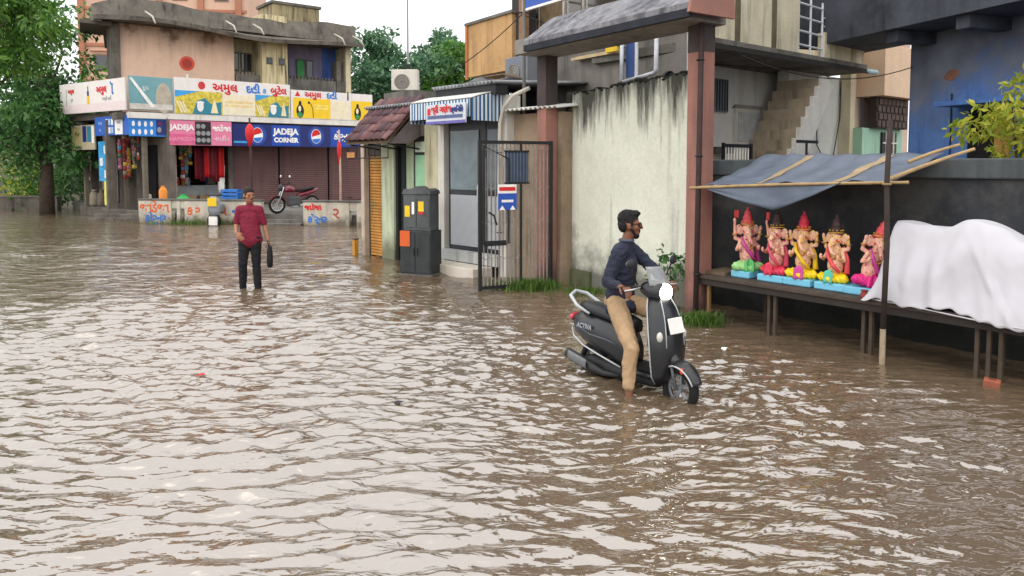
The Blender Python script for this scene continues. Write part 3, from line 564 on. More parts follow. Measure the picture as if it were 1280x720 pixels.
# ------------------------------------------------------------------ parked red motorcycle
def motorcycle(loc, rot):
    t_ = thing('motorcycle', 'red parked motorcycle in front of the mauve shutters', 'motorcycle', loc, rot); redp = M('red bike paint', '#6e1429', .35, .05, coat=.5)
    for x in (-.63, .63):
        w_ = B().torus((x, 0, .3), .255, .045, 'y').obj('wheel', rubber, t_, smooth=True)
        B().torus((x, 0, .3), .205, .016, 'y', 24, 6).obj('rim', silver, w_, smooth=True)
        sp_ = B(); [sp_.cone((x, 0, .3), (x+.2*math.cos(a*math.pi/5), 0, .3+.2*math.sin(a*math.pi/5)), .008, n=5) for a in range(10)]; sp_.obj('spokes', silver, w_)
    for s_ in (-1, 1): B().tube([(.63, s_*.07, .3), (.45, s_*.07, .78), (.42, s_*.07, .9)], .025).obj('fork', chrome, t_, smooth=True)
    b = B(); b.loft([b.ring((x, 0, z), (1, 0, 0), (hw, hh), 14) for x, z, hw, hh in ((-.02, .76, .05, .05), (.05, .79, .12, .1), (.2, .82, .15, .12), (.34, .8, .12, .1), (.4, .77, .05, .05))]); b.obj('tank', redp, t_, smooth=True)
    b = B(); b.loft([b.ring((x, 0, z), (1, 0, 0), (hw, hh), 12) for x, z, hw, hh in ((-.72, .86, .05, .03), (-.6, .84, .11, .05), (-.3, .78, .13, .05), (0, .77, .09, .05))]); b.obj('seat', rubber, t_, smooth=True)
    b = B(); b.loft([b.ring((x, 0, z), (1, 0, 0), (hw, hh), 12) for x, z, hw, hh in ((-.88, .82, .03, .03), (-.7, .74, .09, .08), (-.4, .66, .11, .09), (-.1, .6, .1, .08))]); b.obj('tail_panel', redp, t_, smooth=True)
    B().box(-.18, .26, -.12, .12, .25, .58).obj('engine', M('engine grey', '#4c4c4e', .5), t_, bevel=.05)
    B().tube([(.2, -.13, .45), (.22, -.15, .25), (0, -.16, .2), (-.75, -.17, .3)], [.025, .025, .03, .05], 10).obj('exhaust', chrome, t_, smooth=True)
    B().tube([(.32, -.36, 1.02), (.38, -.15, 1.0), (.38, .15, 1.0), (.32, .36, 1.02)], .014).obj('handlebar', black_metal, t_, smooth=True)
    B().ell((.5, 0, .87), (.09, .1, .12)).obj('headlamp', M('dark headlamp', '#30343a', .25), t_, smooth=True)
    for s_ in (-1, 1):
        m_ = B().cone((.34, s_*.28, 1.02), (.33, s_*.33, 1.2), .008, n=6).obj('mirror', black_metal, t_); B().ell((.33, s_*.34, 1.25), (.02, .06, .045)).obj('glass', M('mirror glass', '#cfd4d8', .1), m_, smooth=True)
    a_ = [(.63+.3*math.cos(R(q)), .3+.3*math.sin(R(q))) for q in range(40, 165, 12)]
    b = B(); b.sheet(lambda u, v: (a_[min(int(u*10+.5), 10)][0], -.06+.12*v, a_[min(int(u*10+.5), 10)][1]), 10, 2); b.obj('fender', redp, t_, solid=.01)
    return t_
q = PL.at(5.25, 1.0); motorcycle((q.x, q.y, .33), R(222))

# ------------------------------------------------------------------ far apartment tower
t_ = thing('apartment_tower', 'tall peach apartment tower rising behind the corner shop block', 'building', (-36.5, 63, 0), R(8))
tw = M('peach tower paint', '#cba993', .9, .08, .4, streak=.3, streak_col='#8d7263', streak_scale=1.5); tp = M('tower rust band', '#a9745c', .9, .1, .5)
B().box(0, 13.5, 0, 10, -.3, 32).obj('wall', tw, t_)
for x in (0.3, 3.4, 6.5, 9.9, 13): B().box(x-.25, x+.25, -.25, -.005, 0, 32).obj('rib', tp, t_)
for fl in range(3, 9):
    B().box(-.2, 13.7, -.14, -.003, fl*3.05-.25, fl*3.05).obj('band', tp, t_)
    for x in (1.2, 4.4, 7.6, 11.0):
        w_ = B().box(x, x+1.2, -.06, -.002, fl*3.05+.7, fl*3.05+2.1).obj('window', M('tower window frame', '#8a7468', .7), t_); B().box(x+.1, x+1.1, -.1, -.064, fl*3.05+.8, fl*3.05+2.0).obj('pane', glass_dark, w_)
        B().box(x-.2, x+1.4, -.5, -.15, fl*3.05+2.3, fl*3.05+2.38).obj('sun_shade', tp, w_)
# ================================================================== row of small shops on the right of the road
def fbox(root, name, mat, x0, x1, y0, y1, z0, z1, bevel=0): return B().box(x0, x1, y0, y1, z0, z1).obj(name, mat, root, bevel=bevel)
mint = M('pale mint plaster', '#c3cdb0', .9, .12, 2, streak=.55, streak_col='#5f5f4c', blotch=.3, blotch_col='#8c8a6c', bump=.3)
bluewhite = M('bluish white plaster', '#b9bcba', .85, .12, 2, streak=.6, streak_col='#4b4c48')
sh = SF.thing('shop_row', 'row of low shops with an orange shutter, a green door and a glazed aluminium door', 'building')
# orange shutter stall
os_ = M('rusty orange shutter', '#c08a45', .7, .22, 3, streak=.6, streak_col='#6a4a2a', blotch=.5, blotch_col='#5c7a52', blotch_scale=2.2)
q = B()
for i in range(34):
    z0 = .0 + i*.064; q.prism([(.03, z0), (.0, z0+.016), (.0, z0+.046), (.03, z0+.064)], .12, .69, axis='x')
q.obj('shutter', os_, sh)
fbox(sh, 'shutter_box', M('dark housing', '#3d332c', .7), .08, .72, -.02, .2, 2.18, 2.5)
fbox(sh, 'corner_post', M('pale timber post', '#b8aa9a', .8, .15, 6, streak=.4), -.06, .07, -.12, .0, -.3, 2.5)
fbox(sh, 'wall', mint, .70, 1.16, -.08, .25, -.3, 2.7)
fbox(sh, 'party_wall', concrete, .0, .1, .04, 3.0, -.3, 3.2); fbox(sh, 'back_wall', dark_concrete, .0, 4.5, 3.0, 3.2, -.3, 3.3)
fbox(sh, 'jamb', black_metal, 1.16, 1.24, -.03, .1, -.2, 2.6); fbox(sh, 'jamb', M('dark jamb', '#26302e', .7), 1.24, 1.36, .05, .2, -.2, 2.6)
dr = fbox(sh, 'door', M('mint door', '#aebfa0', .6, .12, 4, streak=.5), 1.36, 1.62, .1, .16, .0, 2.55)
dr = fbox(sh, 'door', M('dark door frame', '#22302a', .6), 1.62, 2.15, .12, .17, .0, 2.5)
B().box(1.68, 2.1, .105, .117, 1.35, 2.18).obj('pane', M('green glass', '#8fc79c', .2, .08), dr); B().box(1.68, 2.1, .105, .117, .1, 1.28).obj('lower_panel', M('grey green panel', '#77897a', .6), dr); B().box(1.68, 2.1, .105, .117, 2.24, 2.45).obj('fanlight', M('pale green glass', '#cfe3cf', .2), dr)
fbox(sh, 'wall', M('peeling cream plaster', '#c4bfa0', .9, .16, 3, streak=.6, streak_col='#5b553f', blotch=.6, blotch_col='#7c7556', bump=.4), 2.15, 2.68, .0, .3, -.3, 3.25)
fbox(sh, 'lintel', dark_concrete, 1.16, 2.15, .02, .25, 2.56, 3.25)
fbox(sh, 'pilaster', M('white post', '#d6d3cb', .7, .1, 3, streak=.4), 2.66, 2.84, -.05, .25, -.3, 2.95)
# aluminium door and side light
al = M('dark aluminium', '#20242b', .4, .15, 8)
df = fbox(sh, 'door_frame', al, 2.90, 3.98, .03, .10, .38, 2.78)
B().box(2.97, 3.80, .008, .027, 1.52, 2.62).obj('pane', M('frosted glass', '#6d7d83', .18, .22, 3), df); B().box(2.97, 3.80, .008, .027, .47, 1.42).obj('panel', M('grey door panel', '#a9adb2', .35, .06), df)
df = fbox(sh, 'door_frame', al, 4.0, 4.42, .03, .10, .38, 2.78)
B().box(4.05, 4.37, .008, .027, 1.52, 2.62).obj('pane', M('blue grey glass', '#51616a', .15, .22, 3), df); B().box(4.05, 4.37, .008, .027, .47, 1.42).obj('panel', M('grey door panel', '#a9adb2', .35, .06), df)
B().tube([(3.84, -.03, 1.2), (3.84, -.05, 1.3), (3.84, -.05, 1.55), (3.84, -.03, 1.65)], .014).obj('handle', chrome, df)
fbox(sh, 'top_panel', M('navy panel', '#2c3440', .5), 2.84, 4.42, .03, .2, 2.78, 3.28)
fbox(sh, 'threshold', bluewhite, 2.68, 4.42, -.10, .3, .18, .38); fbox(sh, 'step', M('pale step', '#cfc8bc', .8, .12, 3, streak=.4, streak_col='#6e6353'), 2.55, 4.3, -.55, -.10, -.3, .17, .015)
fbox(sh, 'end_wall', M('white end post', '#cfccc4', .8, .12, 3, streak=.5), 4.42, 4.60, -.02, .3, -.3, 3.2)
fbox(sh, 'brown_wall', M('buff plaster', '#9a8772', .9, .14, 2, streak=.5, streak_col='#54483a', blotch=.3), 4.60, 5.75, .15, .4, -.3, 2.86)
# corrugated roofs
def corr(name, root, u0, u1, v0, v1, z0, z1, mat, pitch=.10, amp=.03):
    n = int((u1-u0)/pitch*4); b = B()
    b.sheet(lambda a, c: (u0+(u1-u0)*a, v0+(v1-v0)*c, z0+(z1-z0)*c+amp*math.sin(a*n/4*2*math.pi)), n, 2); return b.obj(name, mat, root, smooth=True, solid=.008)
sheet_mat = M('grey fibre cement sheet', '#8d9094', .85, .25, 2, streak=.5, blotch=.5, blotch_col='#3a3b3d')
corr('roof_sheet', sh, .3, 2.9, -.25, 3.0, 3.18, 3.5, sheet_mat); corr('roof_sheet', sh, 2.85, 4.65, -.35, 3.0, 3.40, 3.62, sheet_mat)
fbox(sh, 'fascia', M('dark fascia board', '#2b2c30', .7), 2.9, 4.6, -.28, .0, 3.2, 3.36)
corr('roof_sheet', sh, 4.6, 5.9, -.12, 1.4, 2.92, 3.1, M('white painted sheet', '#c9c9c4', .7, .15, 3, streak=.5), .11, .022)
# red tile roof: each tile is a piece
tr = SF.thing('tiled_canopy', 'sloping red tile canopy over the orange shutter and green door', 'canopy', .52, 0, 0)
tile_mats = [M('tile %d' % i, c, .85, .25, 6, streak=.4, blotch=.5, blotch_col='#3c3436') for i, c in enumerate(('#5f4345', '#6f4d4e', '#544046', '#7b5a59'))]
b = B(); b.sheet(lambda a, c: (.23*(a-.5), c*.31, .045*math.cos((a-.5)*math.pi)), 6, 2)
tm = b.mesh('tile'); tm.polygons.foreach_set('use_smooth', [True]*len(tm.polygons)); tms = []
for m_ in tile_mats: t2 = tm.copy(); t2.materials.append(m_); tms.append(t2)
rg = random.Random(5); slope = math.atan2(.80, .79)
for r_ in range(5):
    for c_ in range(8):
        o = bpy.data.objects.new('roof_tile', tms[rg.randrange(4)]); COL.objects.link(o); o.parent = tr
        o.location = (.02+c_*.2+rg.uniform(-.012, .012), -.84+r_*.168+rg.uniform(-.01, .01), 2.44+r_*.168*.80/.79+.03); o.rotation_euler = (slope-.06+rg.uniform(-.04, .04), rg.uniform(-.04, .04), rg.uniform(-.05, .05))
        md = o.modifiers.new('s', 'SOLIDIFY'); md.thickness = .018
B().prism([(-.78, 2.40), (.05, 3.22), (.05, 3.26), (-.78, 2.44)], -.06, 1.46, axis='x').obj('deck', timber, tr)
B().prism([(-.70, 2.40), (.0, 3.08), (.0, 2.55), (-.25, 2.40)], 1.43, 1.47, axis='x').obj('gable_board', M('grey board', '#6c6464', .8, .2), tr)
for x in (.0, .7, 1.42): B().tube([(x, -.72, 2.40), (x, .02, 2.30)], .018, 6).obj('bracket', black_metal, tr)
for z in (2.12, 2.36): B().tube([(-.1, -.72, z), (1.42, -.72, z)], .014, 6).obj('rail', black_metal, tr)
for x in (-.1, .25, .6, .95, 1.42): B().tube([(x, -.72, 2.12), (x, -.72, 2.38)], .012, 6).obj('baluster', black_metal, tr)
B().box(-.08, .22, -.75, -.73, 2.13, 2.24).obj('trim_board', M('orange board', '#b98050', .7), tr)
# air conditioner on the roof
def aircon(root_fr, u, v, z, label, turn=0, col='#d3cfc4', s=1.0):
    a = root_fr.thing('air_conditioner', label, 'air conditioner', u, v, z, turn=turn)
    B().box(0, .84*s, 0, .32*s, .05, .72*s).obj('casing', M('casing ' + col, col, .5, .06, streak=.3, streak_col='#8b8577'), a, bevel=.015)
    g = B(); g.tube([(.34*s, -.012, .335*s), (.34*s, -.002, .335*s)], .24*s, 24); gr = g.obj('fan_grille', M('grille grey', '#6f6a66', .6), a)
    for k in range(4): B().torus((.34*s, -.016, .335*s), (.07+.05*k)*s, .005, 'y', 24, 5).obj('grille_ring', M('pale grille', '#a8a39b', .6), gr)
    B().ell((.34*s, -.016, .335*s), (.05*s, .01, .05*s)).obj('hub', M('grille grey', '#6f6a66', .6), gr)
    for x in (.06, .7): B().box(x*s, (x+.06)*s, .02, .3*s, -.02, .05).obj('foot', black_metal, a)
    return a
aircon(SF, -.15, .75, 3.62, 'cream air conditioner unit on the roof above the tiled canopy', turn=R(45), s=.72)
fbox(sh, 'roof_pad', concrete, -.15, 1.0, .55, 1.5, 3.3, 3.585)
t_ = SF.thing('roof_bundle', 'black plastic bundle lying on the corrugated roof above the striped awning', 'bundle', 2.95, .3, 3.5)
b = B(); b.sheet(lambda a, c: (.0+1.25*a, .7*c, .02+.17*math.sin(3.14*min(1, c*1.1))*(.6+.4*math.sin(6*a+1))*min(1, 6*a, 6*(1-a))), 14, 8); b.obj('cover', M('black plastic', '#26282c', .4, .2), t_, smooth=True, solid=.01)
B().tube([(0, .1, .05), (.4, .3, .16), (.85, .32, .17), (1.25, .5, .06)], .02).obj('rope', timber, t_)
# striped awning
stripe = bpy.data.materials.new('blue and white stripes'); stripe.use_nodes = True; t = stripe.node_tree; N = t.nodes; L = t.links
tc = N.new('ShaderNodeTexCoord'); sx = N.new('ShaderNodeSeparateXYZ'); L.new(tc.outputs['Object'], sx.inputs[0])
ad = N.new('ShaderNodeMath'); L.new(sx.outputs[0], ad.inputs[0]); L.new(sx.outputs[1], ad.inputs[1]); mu = N.new('ShaderNodeMath'); mu.operation = 'MULTIPLY'; L.new(ad.outputs[0], mu.inputs[0]); mu.inputs[1].default_value = 11.5
fr_ = N.new('ShaderNodeMath'); fr_.operation = 'FRACT'; L.new(mu.outputs[0], fr_.inputs[0]); gt = N.new('ShaderNodeMath'); gt.operation = 'GREATER_THAN'; gt.inputs[1].default_value = .5; L.new(fr_.outputs[0], gt.inputs[0])
cm = N.new('ShaderNodeMix'); cm.data_type = 'RGBA'; cm.inputs[6].default_value = _rgb('#2b5a86'); cm.inputs[7].default_value = _rgb('#cfd9de'); L.new(gt.outputs[0], cm.inputs[0]); L.new(cm.outputs[2], N['Principled BSDF'].inputs['Base Color']); N['Principled BSDF'].inputs['Roughness'].default_value = .6
aw = SF.thing('striped_awning', 'blue and white striped awning above the glazed aluminium door', 'awning', 2.72, 0, 0)
b = B(); b.sheet(lambda a, c: (1.76*a, -.72+.7*c, 3.12+.14*math.sin(c*1.57)), 4, 6); b.obj('top_sheet', M('white awning sheet', '#dcdad3', .5, .05, streak=.25, streak_col='#8e8a80'), aw, smooth=True, solid=.02)
b = B(); b.sheet(lambda a, c: (1.76*a, -.735+.012*math.sin(a*55), 2.80+.30*c), 60, 2); b.obj('front_valance', stripe, aw, solid=.006)
b = B(); b.sheet(lambda a, c: (1.765+.010*math.sin(a*40), -.72+.7*a, 2.74+(.36+.14*math.sin(a*1.57))*c), 24, 2); b.obj('end_valance', stripe, aw, solid=.006)
b = B(); b.sheet(lambda a, c: (-.005, -.72+.7*a, 2.74+(.36+.14*math.sin(a*1.57))*c), 12, 2); b.obj('end_valance', stripe, aw, solid=.006)
for x in (.03, 1.73): B().tube([(x, -.70, 2.82), (x, 0, 2.82)], .014, 6).obj('arm', black_metal, aw)
s = board(SF, 3.30, 4.42, 2.70, 3.04, -.80, 'hanging_sign', 'white shop sign with red and blue lettering hanging below the striped awning', M('white sign', '#c9cfd6', .5, .08), t=.03)
txt('શ્રી ગણેશ', .15, inks['red'], s, .45, -.008, .245, bold=.006); txt('ક્લિનિક', .12, inks['navy'], s, .9, -.008, .23, bold=.006); rect(s, .05, 1.05, .09, .15, M('navy blur print', '#5a6590', .6)); rect(s, .0, 1.12, .0, .05, M('violet print', '#6a64a8', .6))
rect(s, .05, .14, .16, .28, inks['red'])
# white pipe bending down the end wall, window guard by the green door
t_ = SF.thing('drain_pipe', 'bent white drain pipe beside the striped awning', 'pipe', 4.5, -.08, 0)
B().tube([(.62, .1, 3.28), (.35, -.02, 3.16), (.12, -.03, 2.98), (.02, -.03, 2.7), (0, -.03, 1.4), (0, -.03, .0)], .035, 9).obj('pipe', M('cream pipe', '#c7c2b5', .6, .1, streak=.3), t_, smooth=True)
for z in (.8, 2.2): B().torus((0, -.03, z), .042, .01, 'z', 12, 5).obj('clamp', black_metal, t_)
t_ = SF.thing('wooden_post', 'short yellow wooden post standing in the water by the orange shutter', 'post', -.06, -.28, 0)
B().box(-.05, .05, -.05, .05, -.3, .34).obj('post', M('yellow timber', '#c08a33', .8, .2, 8), t_, bevel=.01); B().box(-.055, .055, -.055, .055, .341, .38).obj('cap', timber, t_)
# electrical feeder cabinet
fc_ = thing('feeder_cabinet', 'dark two-part electrical cabinet with an orange notice standing in the water', 'cabinet', (-1.66, 13.42, 0), R(-20))
cab = M('dark cabinet paint', '#34393a', .55, .3, 4, streak=.6, streak_col='#15181a', blotch=.4, blotch_col='#1d2120'); cab2 = M('grey cabinet paint', '#55585a', .5, .3, 5, streak=.7, streak_col='#222527', blotch=.4, blotch_col='#2b2e2f')
lo_ = B().box(-.31, .31, -.22, .22, -.3, .80).obj('lower_box', cab, fc_, bevel=.012); B().box(-.29, -.01, -.234, -.222, .05, .74).obj('door', cab, lo_); B().box(.01, .29, -.234, -.222, .05, .74).obj('door', cab, lo_)
up_ = B().box(-.26, .28, -.18, .18, .80, 1.46).obj('upper_box', cab2, fc_, bevel=.012); B().box(-.24, .0, -.194, -.182, .86, 1.38).obj('door', cab2, up_); B().box(.02, .26, -.194, -.182, .86, 1.38).obj('door', cab2, up_)
b = B(); b.prism([(-.28, 1.46), (.30, 1.46), (.28, 1.52), (.2, 1.56), (.1, 1.54), (.0, 1.6), (-.12, 1.54), (-.24, 1.55)], -.2, .2); b.obj('hood', cab2, fc_)
rect(fc_, -.30, -.10, .52, .80, inks['orange'], 'notice', -.244); rect(fc_, -.22, -.12, 1.05, 1.25, inks['yellow'], 'notice', -.2); rect(fc_, .05, .16, 1.15, 1.33, inks['yellow'], 'notice', -.2); rect(fc_, .06, .15, 1.10, 1.14, inks['red'], 'notice', -.2); rect(fc_, -.08, -.03, 1.1, 1.32, inks['white'], 'notice', -.2)
B().box(-.36, .36, -.27, .27, -.3, .02).obj('plinth', concrete, fc_)
for x in (-.03, .04): B().box(x, x+.015, -.25, -.236, .35, .5).obj('handle', black_metal, fc_)

# ================================================================== gateway, iron gate, white wall
gw = GF.thing('gateway', 'pink gateway with square pillars and a sloping concrete canopy', 'gateway')
pinkp = M('faded pink paint', '#9c6f63', .8, .12, 2.5, streak=.6, streak_col='#5e4541', blotch=.35, blotch_col='#7d6660', bump=.15)
stain(pinkp, .55, .05, '#453832', amp=.6, sc=3, strength=.85); stain(mint, .6, .1, '#5a5a45', amp=.6, sc=3, strength=.8)
fbox(gw, 'pillar', pinkp, 2.96, 3.20, -.02, .22, -.3, 3.42, .008); fbox(gw, 'pillar_head', M('dark pillar head paint', '#4c4443', .9, .25, 3, streak=.5), 2.96, 3.20, -.02, .22, 3.42, 3.76)  # pillar tops coloured darker than the shafts, up to the lintel
fbox(gw, 'pillar', pinkp, -.30, -.06, -.02, .22, -.3, 2.95, .008); fbox(gw, 'pillar_head', M('dark pillar head paint', '#4c4443', .9, .25, 3, streak=.5), -.30, -.06, -.02, .22, 2.95, 3.76)
fbox(gw, 'lintel', M('grey lintel plaster', '#8d8780', .9, .2, 2, streak=.6, blotch=.4), -.34, 3.3, -.44, .3, 3.76, 3.99)
b = B(); b.prism([(-.52, 3.86), (-.52, 3.93), (.02, 4.34), (.16, 4.34), (.2, 3.995), (-.3, 3.995)], .02, 3.44, axis='x'); b.obj('canopy', M('lichen stained concrete', '#85858a', .92, .3, 3, streak=.9, streak_col='#33343a', streak_scale=7, lo=.42, blotch=.7, blotch_col='#3c3d44', blotch_scale=4, bump=.6, bump_scale=12), gw)
b = B(); b.prism([(-.58, 3.80), (-.54, 3.97), (.02, 4.40), (.2, 4.40), (.24, 3.80)], 3.445, 3.49, axis='x'); b.obj('end_cap', pinkp, gw)
fbox(gw, 'drip_band', M('black mould', '#2d2f38', .95, .3, 5), 0.03, 3.43, -.53, -.46, 3.76, 3.855)
t_ = GF.thing('cable_pipe', 'dark pipe running up the near pink pillar', 'pipe', 3.215, -.07, 0)
B().tube([(-.02, 0, -.2), (.0, 0, 2), (.02, -.0, 4.9)], .035, 9).obj('pipe', M('rusty dark pipe', '#3a2c2a', .7, .3, 6), t_, smooth=True)
for z in (.6, 2.1, 3.3): B().torus((.0, 0, z), .045, .01, 'z', 12, 5).obj('clamp', black_metal, t_)
# white boundary wall with black rain streaks
wall_m = M('limewash with mould', '#dfe2d2', .92, .08, 1.6, streak=.9, streak_col='#4a4c44', streak_scale=3.0, lo=.585, blotch=.3, blotch_col='#c4c4ae', blotch_scale=2.0, bump=.3, bump_scale=14)
stain(wall_m, 2.65, 3.15, '#2c2d29', amp=1.5, sc=4.5, zs=.12, strength=.92)
stain(wall_m, .75, .15, '#4c4a42', amp=1.0, sc=1.8, strength=.85)
bwall = GF.thing('boundary_wall', 'tall whitewashed wall with black rain streaks behind the gateway', 'wall', 0, .5, 0)
def wtop(a, c):
    return 3.16 + .10*a + .02*math.sin(37*a) + .015*math.sin(91*a)
b = B(); n = 60
b.loft([[Vector((-.02+2.62*i/n, 0, -.3)), Vector((-.02+2.62*i/n, 0, wtop(i/n, 0))), Vector((-.02+2.62*i/n, .22, wtop(i/n, 0)-.03)), Vector((-.02+2.62*i/n, .22, -.3))] for i in range(n+1)]); b.obj('wall', wall_m, bwall)
b = B(); b.loft([[Vector((-.14-.03*math.sin(z*3), -.03, z)), Vector((-.02, -.05, z)), Vector((-.02, .24, z)), Vector((-.14, .24, z))] for z in (-.3, .4, 1.0, 1.6, 2.2, 2.8, 3.2)]); b.obj('wall_end', M('black mould plaster', '#3a3833', .95, .4, 3, streak=.6, blotch=.5, blotch_col='#7a705f', blotch_scale=3), bwall)
B().box(-.02, .5, -.06, -.003, -.3, .25).obj('plinth', M('mossy base', '#5e6148', .95, .3, 4), bwall)
b = B()
for i in range(26): b.ell((.05+2.5*i/26+.03*math.sin(i*5), .08, wtop(i/26, 0)+.0), (.07, .11, .03+.02*math.sin(i*3)), 8, 5)
b.obj('mould_crust', M('black moss', '#24261f', .95, .3, 9), bwall)
# iron gate leaf, hinged at the far pillar and standing open
gx = Vector((.63, 12.0, 0)); gd = Vector((-1.13, -.53, 0)); gl = gd.length
gate = thing('iron_gate', 'black iron gate leaf with white bars standing open over the water', 'gate', gx, math.atan2(gd.y, gd.x))
gz0, gz1 = .06, 2.34
for z in (gz0, gz1): B().box(0, gl, -.025, .025, z-.025, z+.025).obj('rail', black_metal, gate)
for x in (0, gl): B().box(x-.025, x+.025, -.026, .026, gz0-.1, gz1+.03).obj('stile', black_metal, gate)
B().box(gl*.42, gl*.42+.03, -.02, .02, gz0, gz1).obj('stile', black_metal, gate)
barm = M('flaking white bar paint', '#8d857f', .6, .25, 9)
for i in range(1, 19): x = gl*i/19; B().cone((x, 0, gz0+.02), (x, 0, gz1-.02), .010, n=6).obj('bar', barm, gate)
for z in (.52, 1.08, 1.62, 2.24):
    b = B(); b.tube([(gl*k/24, .0, z+(.022 if k % 2 else -.022)) for k in range(25)], .007, 5); b.obj('scroll_rail', barm, gate)
pl_ = B().box(gl*.34, gl*.34+.40, .012, .03, 1.70, 2.20).obj('plate', M('blue grey sheet', '#3b4658', .6, .15), gate)
for k in range(7): B().box(gl*.34+.02+k*.056, gl*.34+.035+k*.056, .031, .04, 1.72, 2.18).obj('rib', M('blue grey rib', '#59667c', .6), pl_)
for z in (1.70, 2.20): B().box(gl*.34-.01, gl*.34+.41, .005, .045, z-.015, z+.015).obj('edge', black_metal, pl_)
wk = B().tube([(gl-.05, .04, 1.66), (gl-.05, .04, 2.28), (gl*.62, .04, 2.08), (gl*.62, .04, .75), (gl-.05, .04, .75), (gl-.05, .04, 1.66)], .018, 6).obj('wicket_frame', black_metal, gate)
for k in range(5): B().cone((gl*.66+k*.085, .04, .76), (gl*.66+k*.085, .04, 2.1), .006, n=5).obj('bar', barm, gate)
B().box(gl*.66, gl-.06, .03, .06, .72, .80).obj('bolt_plate', black_metal, gate); B().tube([(gl-.12, .07, 1.25), (gl-.2, .09, 1.2), (gl-.25, .08, 1.05)], .015).obj('latch', black_metal, gate)
s = thing('gate_sign', 'small red, white and blue notice hanging on the open iron gate', 'sign', gx+gd.normalized()*(gl*.64)+Vector((.02, -.06, 1.28)), math.atan2(-gd.y, -gd.x))
B().box(-.16, .16, 0, .012, 0, .40).obj('board', inks['white'], s); rect(s, -.16, .16, .0, .26, M('blue notice', '#2b54b0', .5)); rect(s, -.14, .14, .30, .36, inks['red']); rect(s, -.1, .1, .12, .16, inks['white'], y=-.008)
for x in (-.09, .09): flat(s, [(x-.05, -.0), (x+.05, .0), (x, .07)], inks['white'], y=-.009)
t_ = thing('service_pole', 'thin grey pole with wires behind the open iron gate', 'pole', (.22, 12.9, 0)); B().cone((0, 0, -.2), (-.02, 0, 6.6), .035, .025, 8).obj('pole', M('grey pole', '#6e6a62', .7), t_)
B().cone((-.12, 0, 4.6), (.1, 0, 4.6), .015, n=6).obj('arm', black_metal, t_)

for k_, (p, q_, sag, lb) in enumerate((((.22, 12.9, 4.55), tuple(HB.at(2.6, -.02, 3.75)), .25, 'sagging black cable from the service pole to the stair house'), ((.22, 12.9, 4.62), tuple(SF.at(2.2, .1, 3.6)), .12, 'black cable from the service pole to the shop row roof'), (tuple(HB.at(.6, -.08, 3.8)), tuple(BB.at(.0, -.05, 3.75)), .3, 'drooping black cable between the stair house and the blue house'))):
    p, q_ = Vector(p), Vector(q_); t_ = tag(B().tube([p.lerp(q_, i/14) - Vector((0, 0, sag*4*(i/14)*(1-i/14))) for i in range(15)], .009, 5).obj('overhead_cable', inks['black']), lb, 'cable', 'cables by the gateway')
# ------------------------------------------------------------------ building above and behind the gateway
mb = GF.thing('upper_building', 'weathered building with an ochre balcony and framed windows above the gateway', 'building', 0, 1.7, 0)
greyp = M('grey cement render', '#837f78', .9, .2, 2, streak=.55, blotch=.4); ochre = M('ochre plaster', '#bb9668', .9, .15, 2, streak=.7, streak_col='#6b5438', blotch=.45, blotch_col='#8b6a3e')
fbox(mb, 'ground_wall', greyp, -3.6, 1.3, .25, .5, -.3, 4.3); fbox(mb, 'floor_band', dark_concrete, -3.6, 1.4, .1, .6, 4.3, 4.55); fbox(mb, 'upper_wall', M('dim render', '#77706a', .9, .2, 2, streak=.5), -3.4, 1.4, .35, .6, 4.55, 10.5)
oc = fbox(mb, 'balcony', ochre, -4.9, -3.1, -.3, 1.6, 3.95, 5.1); B().box(-4.95, -3.05, -.34, 1.62, 5.101, 5.16).obj('coping', concrete, oc); B().box(-4.93, -4.84, -.33, -.302, 3.9, 5.1).obj('edge_band', M('orange edge', '#b06a3c', .8), oc)
fbox(mb, 'rear_wall', M('patched brick wall', '#8d8371', .92, .35, 4, streak=.5, blotch=.6, blotch_col='#57544a', blotch_scale=3), -4.7, -3.3, .9, 1.2, 3.9, 10.5)
for x in (-4.6, -4.0, -3.4): fbox(mb, 'mullion', concrete, x, x+.09, .84, .899, 5.16, 10.5)
for z in (5.8, 6.6): fbox(mb, 'transom', concrete, -4.7, -3.3, .845, .897, z, z+.08)
fbox(mb, 'column', M('dark column', '#3c3a3c', .9), -3.25, -2.95, -.2, .2, -.3, 7.5); fbox(mb, 'column', M('tan column', '#8b6d52', .85, .2), -2.93, -2.78, -.25, -.1, 3.9, 7.5)
def framed(x0, x1, z0, z1, panem):
    w_ = fbox(mb, 'window', white_paint, x0, x1, .27, .345, z0, z1); B().box(x0+.06, x1-.06, .25, .266, z0+.06, z1-.06).obj('pane', panem, w_)
dimglass = glass_mat('dim brown glass', '#5a534b', .12)
framed(-2.95, -2.1, 4.72, 6.0, M('curtain', '#7b6a50', .8, .3, 6)); framed(-2.0, -1.5, 4.72, 6.0, dimglass); framed(-1.42, -.2, 4.72, 6.0, dimglass); framed(-.12, .7, 4.72, 6.0, dimglass); framed(.8, 1.35, 4.72, 6.0, M('dark red curtain', '#5a2a30', .8))
s = board(GF, -2.18, .2, 4.92, 5.9, 1.0, 'name_board', 'blue name board with white edge above the gateway canopy', inks['white'])
rect(s, .05, 2.27, .05, .9, M('sign blue', '#2a55ad', .5, .08)); rect(s, .22, .4, .3, .75, inks['white'], y=-.008); txt('સોસાયટી', .4, inks['white'], s, 1.35, -.009, .5, bold=.01)
B().tube([(.1, .06, .3), (.1, .9, .3)], .02).obj('bracket', black_metal, s); B().tube([(2.2, .06, .3), (2.2, .9, .3)], .02).obj('bracket', black_metal, s)
aircon(GF, -2.62, .9, 3.42, 'grey air conditioner unit on a bracket beside the far pink pillar', col='#6d7480', s=.9)
t_ = GF.thing('wall_shelf', 'yellow-ended shelf of timber planks on the grey wall under the canopy', 'shelf', -1.6, 1.85, 3.98)
